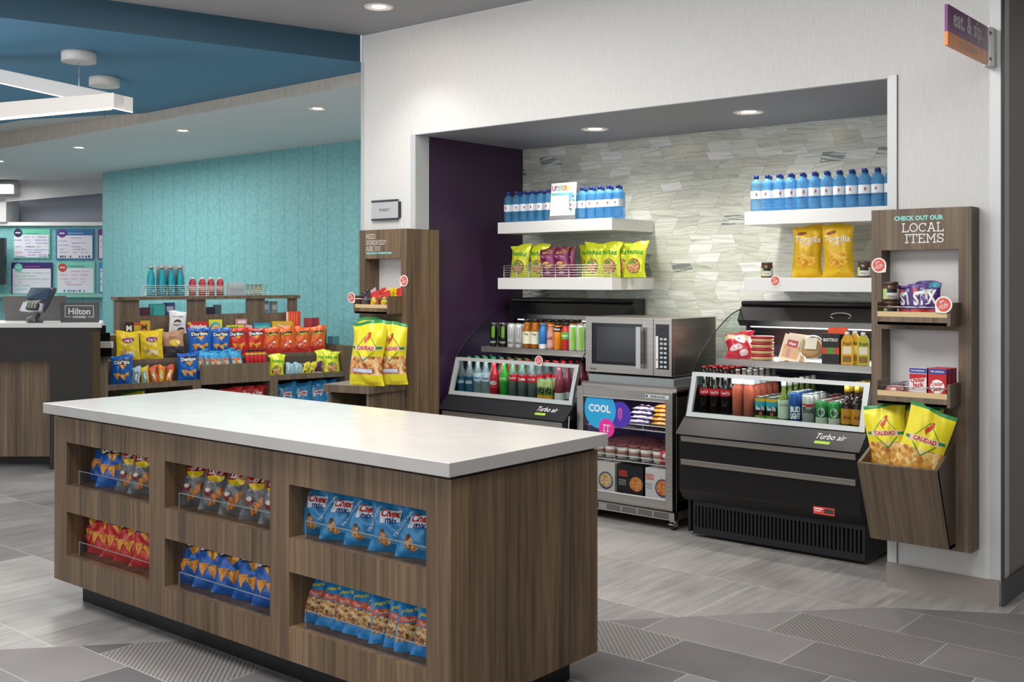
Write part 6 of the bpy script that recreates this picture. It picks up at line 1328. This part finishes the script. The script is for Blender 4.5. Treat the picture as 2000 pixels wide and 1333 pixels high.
gput(dR[1], 498, .235, zm, 'red chip bag, right one on the middle gondola shelf', 'chip bag', None, vr, -.08, (.98, .75, .97))
CH = [cheeto(3), cheeto(13), cheeto(23)]
for i, u in enumerate((530, 560, 590, 620)): gput(CH[i % 3], u, .235, zm, 'orange cheese puff bag, %s of four on the gondola' % ordn(i, 4), 'chip bag', 'cheese puff bags on the middle shelf', vr, -.10, (1.0, .85, 1.0))
nutz = bag('nut_pouch', .11, .150, .03, foil('3a9fd4'), [('quad', [(-.042, .010), (.042, .010), (.042, .085), (-.042, .085)], P('d8b088', .4), 1), ('quad', [(-.042, .070), (.042, .072), (.042, .090), (-.042, .088)], P('d8704a', .4), 2), ('ell', .005, .035, .026, .018, NUTS, 0, 2), ('ell', -.028, .05, .008, .014, P('e8d88a', .4), 0, 2)], 5, NU=10, NV=14)
for i, u in enumerate((409, 420, 436, 461)): gput(nutz, u, .045+(.0 if i % 2 else .03), .6285, 'small light blue nut pouch, %s in the centre tray' % ordn(i, 4), 'snack pouch', 'nut pouches in the centre tray', vr, -.12)
gput(nutz, 395, .11, .6285, 'light blue nut pouch at rear left of centre tray', 'snack pouch', None, vr, -.08, (1, .7, 1.1)); gput(nutz, 448, .11, .6285, 'light blue nut pouch at rear right of centre tray', 'snack pouch', None, vr, -.08, (1, .7, 1.1))
rdk = bottle('red_drink_bottle', .021, .155, P('cc2a34', .25), P('1c1c20', .3), (.72, .82), P('cfc23a', .4), .12, shoulder=.14, rn=.014, caph=.1)
for i, u in enumerate((483, 491, 499, 507, 515)):
    for k in range(2): gput(rdk, u, .05+.055*k, .6285, 'small red drink bottle, %s in %s row, centre tray' % (ordn(i, 5), ('front', 'back')[k]), 'drink bottle', 'small red bottles in the centre tray', 0, 0)
FG = [funy(31, .16, .225), funy(41, .16, .225)]
gput(FG[0], 541, .06, zt0, 'yellow-green onion snack bag at left of right gondola tray', 'snack bag', None, vr, -.10, (.85, .9, .93))
gput(FG[1], 648, .075, zt0, 'yellow-green onion snack bag in front at right gondola tray', 'snack bag', None, vr, -.14, (.95, .9, .98))
gput(FG[0], 630, .13, zt0, 'yellow-green onion snack bag behind another, right gondola tray', 'snack bag', None, vr, -.06, (.8, .6, 1.0))
mint = bag('mint_pouch', .085, .125, .03, foil('9fc0cc'), [('quad', [(-.035, .0), (.035, .0), (.035, .03), (-.035, .03)], CHOC, 1), ('quad', [(-.002, .03), (.002, .03), (.002, .12), (-.002, .12)], P('3a5a6a', .4), 1)], 6, NU=8, NV=10)
for i, u in enumerate((567, 582)): gput(mint, u, .06, zt0, 'pale blue cookie pouch, %s of two in right gondola tray' % ordn(i, 2), 'snack pouch', 'pale blue pouches', vr, -.1)
yl = bag('small_yellow_pouch', .065, .125, .028, foil('d8c93a'), [('txt', 0, .03, .022, 'P', P('2a2a5a', .4), dict(bold=.06), 1), ('ell', 0, .085, .018, .014, P('b8a02c', .4), 0, 1)], 7, NU=8, NV=10)
for i, u in enumerate((596, 609)): gput(yl, u, .06, zt0, 'small yellow pouch, %s of two in right gondola tray' % ordn(i, 2), 'snack pouch', 'small yellow pouches', vr, -.1, ry=.1)
gput(sm('5a2a5a', '3a1a2a', 8), 621, .06, zt0, 'small dark purple pouch beside yellow ones in gondola tray', 'snack pouch', None, vr, -.1)
# candy boxes on the upper shelf
zu_ = .9305
def bx(w_, d_, h_, c_, f=None, side=None, top=None): return boxp('candy_box', w_, d_, h_, P(c_, .4), f, side, top)
gput(bx(.075, .05, .105, '2a211f', lambda mb: mb.text('M', 0, .035, .040, Wt, -.001, .06)), 252, .40, zu_, 'dark brown chocolate candy box at left of upper gondola shelf', 'candy box', None, vr, 0)
gput(bx(.07, .05, .098, 'd8502c', lambda mb: mb.flat([(-.025, .03), (.025, .03), (.025, .075), (-.025, .075)], -.001, P('e8c82c', .4))), 268, .43, zu_, 'orange candy box with yellow panel on upper gondola shelf', 'candy box', None, vr, 0)
gput(bx(.078, .05, .115, 'd9a52c', lambda mb: mb.text('M', -.01, .040, .042, P('5a2a1a', .4), -.001, .06), P('c48a20', .4)), 284, .40, zu_, 'golden yellow chocolate candy box on upper gondola shelf', 'candy box', None, vr, 0)
gput(bag('popcorn_pouch', .165, .235, .06, P('e6e4e8', .4), [('txt', 0, .168, .020, 'SkinnyPop', P('4a4a4a', .4), dict(maxw=.11), 1), ('ell', 0, .118, .038, .030, P('5a4a30', .4), 0, 1), ('ell', 0, .100, .042, .018, P('e6e4e8', .4), 0, 2), ('ell', 0, .098, .040, .014, BK, 0, 3), ('ell', 0, .104, .038, .013, P('e6e4e8', .4), 0, 4), ('ell', .03, .03, .04, .03, P('3a3a40', .4), .4, 1)], 6), 347, .40, .905+.026, 'tall white popcorn pouch standing above the chip bags', 'snack pouch', None, vr, -.04, (.92, .7, .82))
gput(bx(.175, .05, .095, 'cc2a24', lambda mb: (mb.text('Skittles', .005, .035, .034, Wt, -.001, .05, rot=.05, maxw=.15), mb.flat([(-.085, .07), (-.05, .07), (-.06, .092), (-.085, .092)], -.0008, P('d8cc3a', .4)))), 386, .42, zu_, 'red candy box lettered in white on upper gondola shelf', 'candy box', None, vr, 0)
gput(bx(.115, .05, .110, 'e0d83a', lambda mb: (mb.flat(arc(0, .045, .045, .045, 0, 180, 12), -.0008, P('3ab0c8', .4)), mb.flat(arc(.005, .035, .032, .035, 0, 180, 12), -.0012, P('e8c05a', .4)), mb.flat(arc(.008, .025, .018, .025, 0, 180, 12), -.0016, P('d890c0', .4)))), 421, .41, zu_, 'yellow and turquoise candy box on upper gondola shelf', 'candy box', None, vr, 0)
gput(bx(.155, .045, .055, 'd4e02c', lambda mb: (mb.text('SOUR', .0, .018, .026, BK, -.001, .04, rot=.05, maxw=.07), mb.flat([(-.06, .02), (-.045, .02), (-.045, .035), (-.06, .035)], -.0008, P('3a8a3a', .4)))), 459, .40, zu_, 'bright lime candy box lying on upper gondola shelf', 'candy box', None, vr, 0)
gput(bx(.105, .05, .050, 'c88a90', lambda mb: mb.flat([(-.03, .012), (.04, .012), (.04, .036), (-.03, .036)], -.001, P('e6dede', .4))), 471, .49, .9305+.057, 'pink candy box raised behind the lime candy box', 'candy box', None, vr, 0)
tag(MB().box(-.08, 0, 0, .08, .05, .0555, P('b07880', .45)).obj('candy_box', None, G(gt(471, .49), .488, zu_), GA+vr), 'pink candy box lying under the raised pink box', 'candy box')
gput(bx(.060, .04, .050, 'd8c8cc', lambda mb: mb.flat([(-.012, .01), (.012, .01), (.012, .038), (-.012, .038)], -.001, P('5a5a60', .4))), 486, .40, zu_, 'small white candy box next to the lime candy box', 'candy box', None, vr, 0)
gput(bx(.150, .05, .070, '2a90b0', lambda mb: ([mb.flat([(-.055+.022*i+.014*math.cos(2*PI*k/8), .035+.014*math.sin(2*PI*k/8)) for k in range(8)], -.001, P(('5ad0b0', '7ab8e0', '4ac0a0')[i % 3], .4)) for i in range(6)])), 512, .41, zu_, 'turquoise candy box right of the white box on gondola', 'candy box', None, vr, 0)
gput(bx(.185, .05, .080, 'e0b42c', lambda mb: (mb.text('Twist', -.01, .032, .022, Wt, -.001, .02, shear=.2), mb.flat([(.035+.025*math.cos(2*PI*k/10), .04+.018*math.sin(2*PI*k/10)) for k in range(10)], -.001, P('e8a06a', .4)))), 551, .41, zu_, 'long golden candy box on the upper gondola shelf', 'candy box', None, vr, 0)
gput(bx(.135, .055, .170, 'd8382c', lambda mb: ([mb.flat([(-.045+.024*i, .05), (-.035+.024*i, .05), (-.035+.024*i, .16), (-.045+.024*i, .16)], -.0008, P('f07a3a', .4)) for i in range(4)], mb.flat([(-.067, .03), (-.050, .03), (-.050, .165), (-.067, .165)], -.001, P('e8d8d8', .4)), mb.flat([(-.02+.022*math.cos(2*PI*k/10), .05+.022*math.sin(2*PI*k/10)) for k in range(10)], -.001, P('f0a83a', .4)))), 573, .45, zu_, 'tall red candy box with orange stripes, tallest on gondola', 'candy box', None, vr, 0)
for i in range(4): gput(boxp('candy_roll_box', .030, .05, .105, P(('b0282c', 'c03038', '982430', 'a02a30')[i], .35), None, None, P('5a2a30', .4)), 598+i*7.5, .42, zu_, 'narrow red candy box, %s of four at gondola right end' % ordn(i, 4), 'candy box', 'narrow red candy boxes', vr, 0)
MB_ = MB().box(0, 0, 0, .07, .10, .075, P('4a7a86', .4)); tag(MB_.obj('paper_holder', None, G(GL+.005, .25, .787), GA), 'small blue-grey box at the right end of the gondola', 'box')
# hutch contents, seen through the windows
tq = [(310, .15, .10, '4fb8b4', 'turquoise cosmetic box in the left hutch window'), (332, .09, .11, '4a5a90', 'navy cosmetic box in the left hutch window'), (287, .12, .07, '5a2440', 'dark plum box in the left hutch window'), (388, .12, .075, '8a4a44', 'brown-red box in the middle hutch window'), (410, .10, .065, '2c2438', 'black box in the middle hutch window'), (426, .06, .085, '5a6068', 'grey box in the middle hutch window'), (492, .05, .11, '9a9690', 'silver tube box in right hutch window'), (505, .055, .11, 'a47a8a', 'pink box in right hutch window'), (520, .05, .115, '6a8aa8', 'blue box in right hutch window'), (536, .06, .11, '8f8a82', 'beige box in right hutch window')]
for (u, w_, h_, c_, l_) in tq: gput(boxp('toiletry_box', w_, .045, h_, P(c_, .4), lambda mb, w_=w_, h_=h_: mb.flat([(-w_*.35, h_*.3), (w_*.35, h_*.3), (w_*.35, h_*.7), (-w_*.35, h_*.7)], -.001, P('b8b4b8', .4)) if h_ > .1 else None), u, .565, 1.0855, l_, 'toiletry box', None, 0, 0)
# hutch top: wire basket, bottles, boxes
zh = 1.2525
ta, tb_ = gt(283, .56), gt(521, .56)
tag(MB().wire(ta, .545, tb_, .665, zh+.002, zh+.095, 6, 7, P('d8d8d4', .3, .4), .0026).obj('wire_basket', None, G0, GA), 'long chrome wire basket on top of the gondola hutch', 'wire basket')
steelb = Proto('insulated_bottle', [('bottle_body', MB().lathe([(.030, 0), (.035, .006), (.036, .02), (.036, .15), (.030, .19), (.020, .225), (.019, .24)], P('1f97a4', .25, .2), 20)), ('cap', MB().lathe([(.020, .24), (.020, .262), (.018, .265), (0, .265)], P('b8b4ac', .3, .7), 16)), ('badge', MB().flat([(.008*math.cos(2*PI*i/12)+.01, .045+.008*math.sin(2*PI*i/12)) for i in range(12)], -.0372, P('a8d8d4', .4)))])
for i, u in enumerate((295, 316, 334, 352)): gput(steelb, u, .60, zh+.001, 'teal insulated steel bottle, %s of four on hutch top' % ordn(i, 4), 'bottle', 'teal steel bottles', 0, 0)
tag(MB().box(gt(305, .65), .650, zh, gt(361, .65), .653, zh+.275, P('b9b4b4', .3)).obj('acrylic_sign', None, G0, GA), 'pale upright sign card behind the teal steel bottles', 'sign')
redb = Proto('canned_red_bottle', [('bottle_body', MB().lathe([(.028, 0), (.032, .005), (.032, .115), (.024, .145), (.018, .15)], P('b02c34', .3), 18)), ('cap', MB().lathe([(.019, .15), (.019, .165), (0, .166)], P('e0d8d4', .4), 14)), ('printed_band', MB().lathe([(.0325, .03), (.0325, .085)], P('d49a8c', .4), 18))])
for i, u in enumerate((376, 395, 412, 430)): gput(redb, u, .60, zh+.001, 'red drink bottle with white cap, %s of four on hutch' % ordn(i, 4), 'drink bottle', 'red bottles on the hutch top', 0, 0)
tag(MB().box(gt(437, .60), .575, zh+.001, gt(446, .60), .62, zh+.10, BK).obj('dark_box'), 'x', 'box') if False else None
for i, u in enumerate((455, 470)): gput(boxp('cosmetic_carton', .075, .05, .118, P('b8bec0', .4), lambda mb: mb.text('ooo', 0, .05, .014, P('4a5056', .4), -.001, .03)), u, .585, zh+.002, 'grey-white cosmetic carton, %s of two in hutch basket' % ordn(i, 2), 'carton', 'grey cartons', 0, 0)
for i, u in enumerate((484, 492, 500, 508)): gput(bottle('mini_bottle', .014, .10, P(('8a9490', 'a8a888', 'a8a060', 'b0a85a')[i], .3), P('2a2a2c', .3), (.1, .5), P('d0d4c8', .4), .1, shoulder=.1, rn=.012, caph=.15), u, .585, zh+.002, 'miniature toiletry bottle with black cap, %s of four' % ordn(i, 4), 'toiletry bottle', 'miniature bottles', 0, 0)
# lower cubbies
rb = bag('red_snack_bag', .20, .26, .07, foil('c02a2c'), [('txt', 0, .165, .040, 'FRIDAYS', Wt, dict(bold=.04, rot=.04, maxw=.15), 1)], 5, crinkle=1.6)
for i, u in enumerate((452, 475, 499)): gput(rb, u, .09, .195, 'red snack bag, %s of three in the centre lower cubby' % ordn(i, 3), 'snack bag', 'red snack bags in lower cubby', vr, -.1)
for i, u in enumerate((561, 590, 620, 641)): gput(cX[i % 3], u, .11, .20, 'light blue snack mix bag, %s in the gondola lower cubby' % ordn(i, 4), 'snack bag', 'blue snack bags in lower gondola cubby', vr, -.12, (1.1, .9, 1.18))
gput(CA[0], 262, .2, .101, 'yellow-green bag in the dark lower left cubby of gondola', 'snack bag', None, vr, -.1, (.8, .6, .95))
# paper in acrylic stand at left of freezer

t = thing('brochure_stand', 'narrow pale paper stand edge beside the glass door freezer', 'sign holder', (-3.868, 5.10, 0.0), .3)
MB().box(0, 0, 0, .05, .05, .012, BLACK).obj('base', t); MB().prism([(0, .0125), (.003, .0125), (.038, .60), (.035, .60)], 0, .012, P('c9bfc6', .4), 'y').obj('card', t)
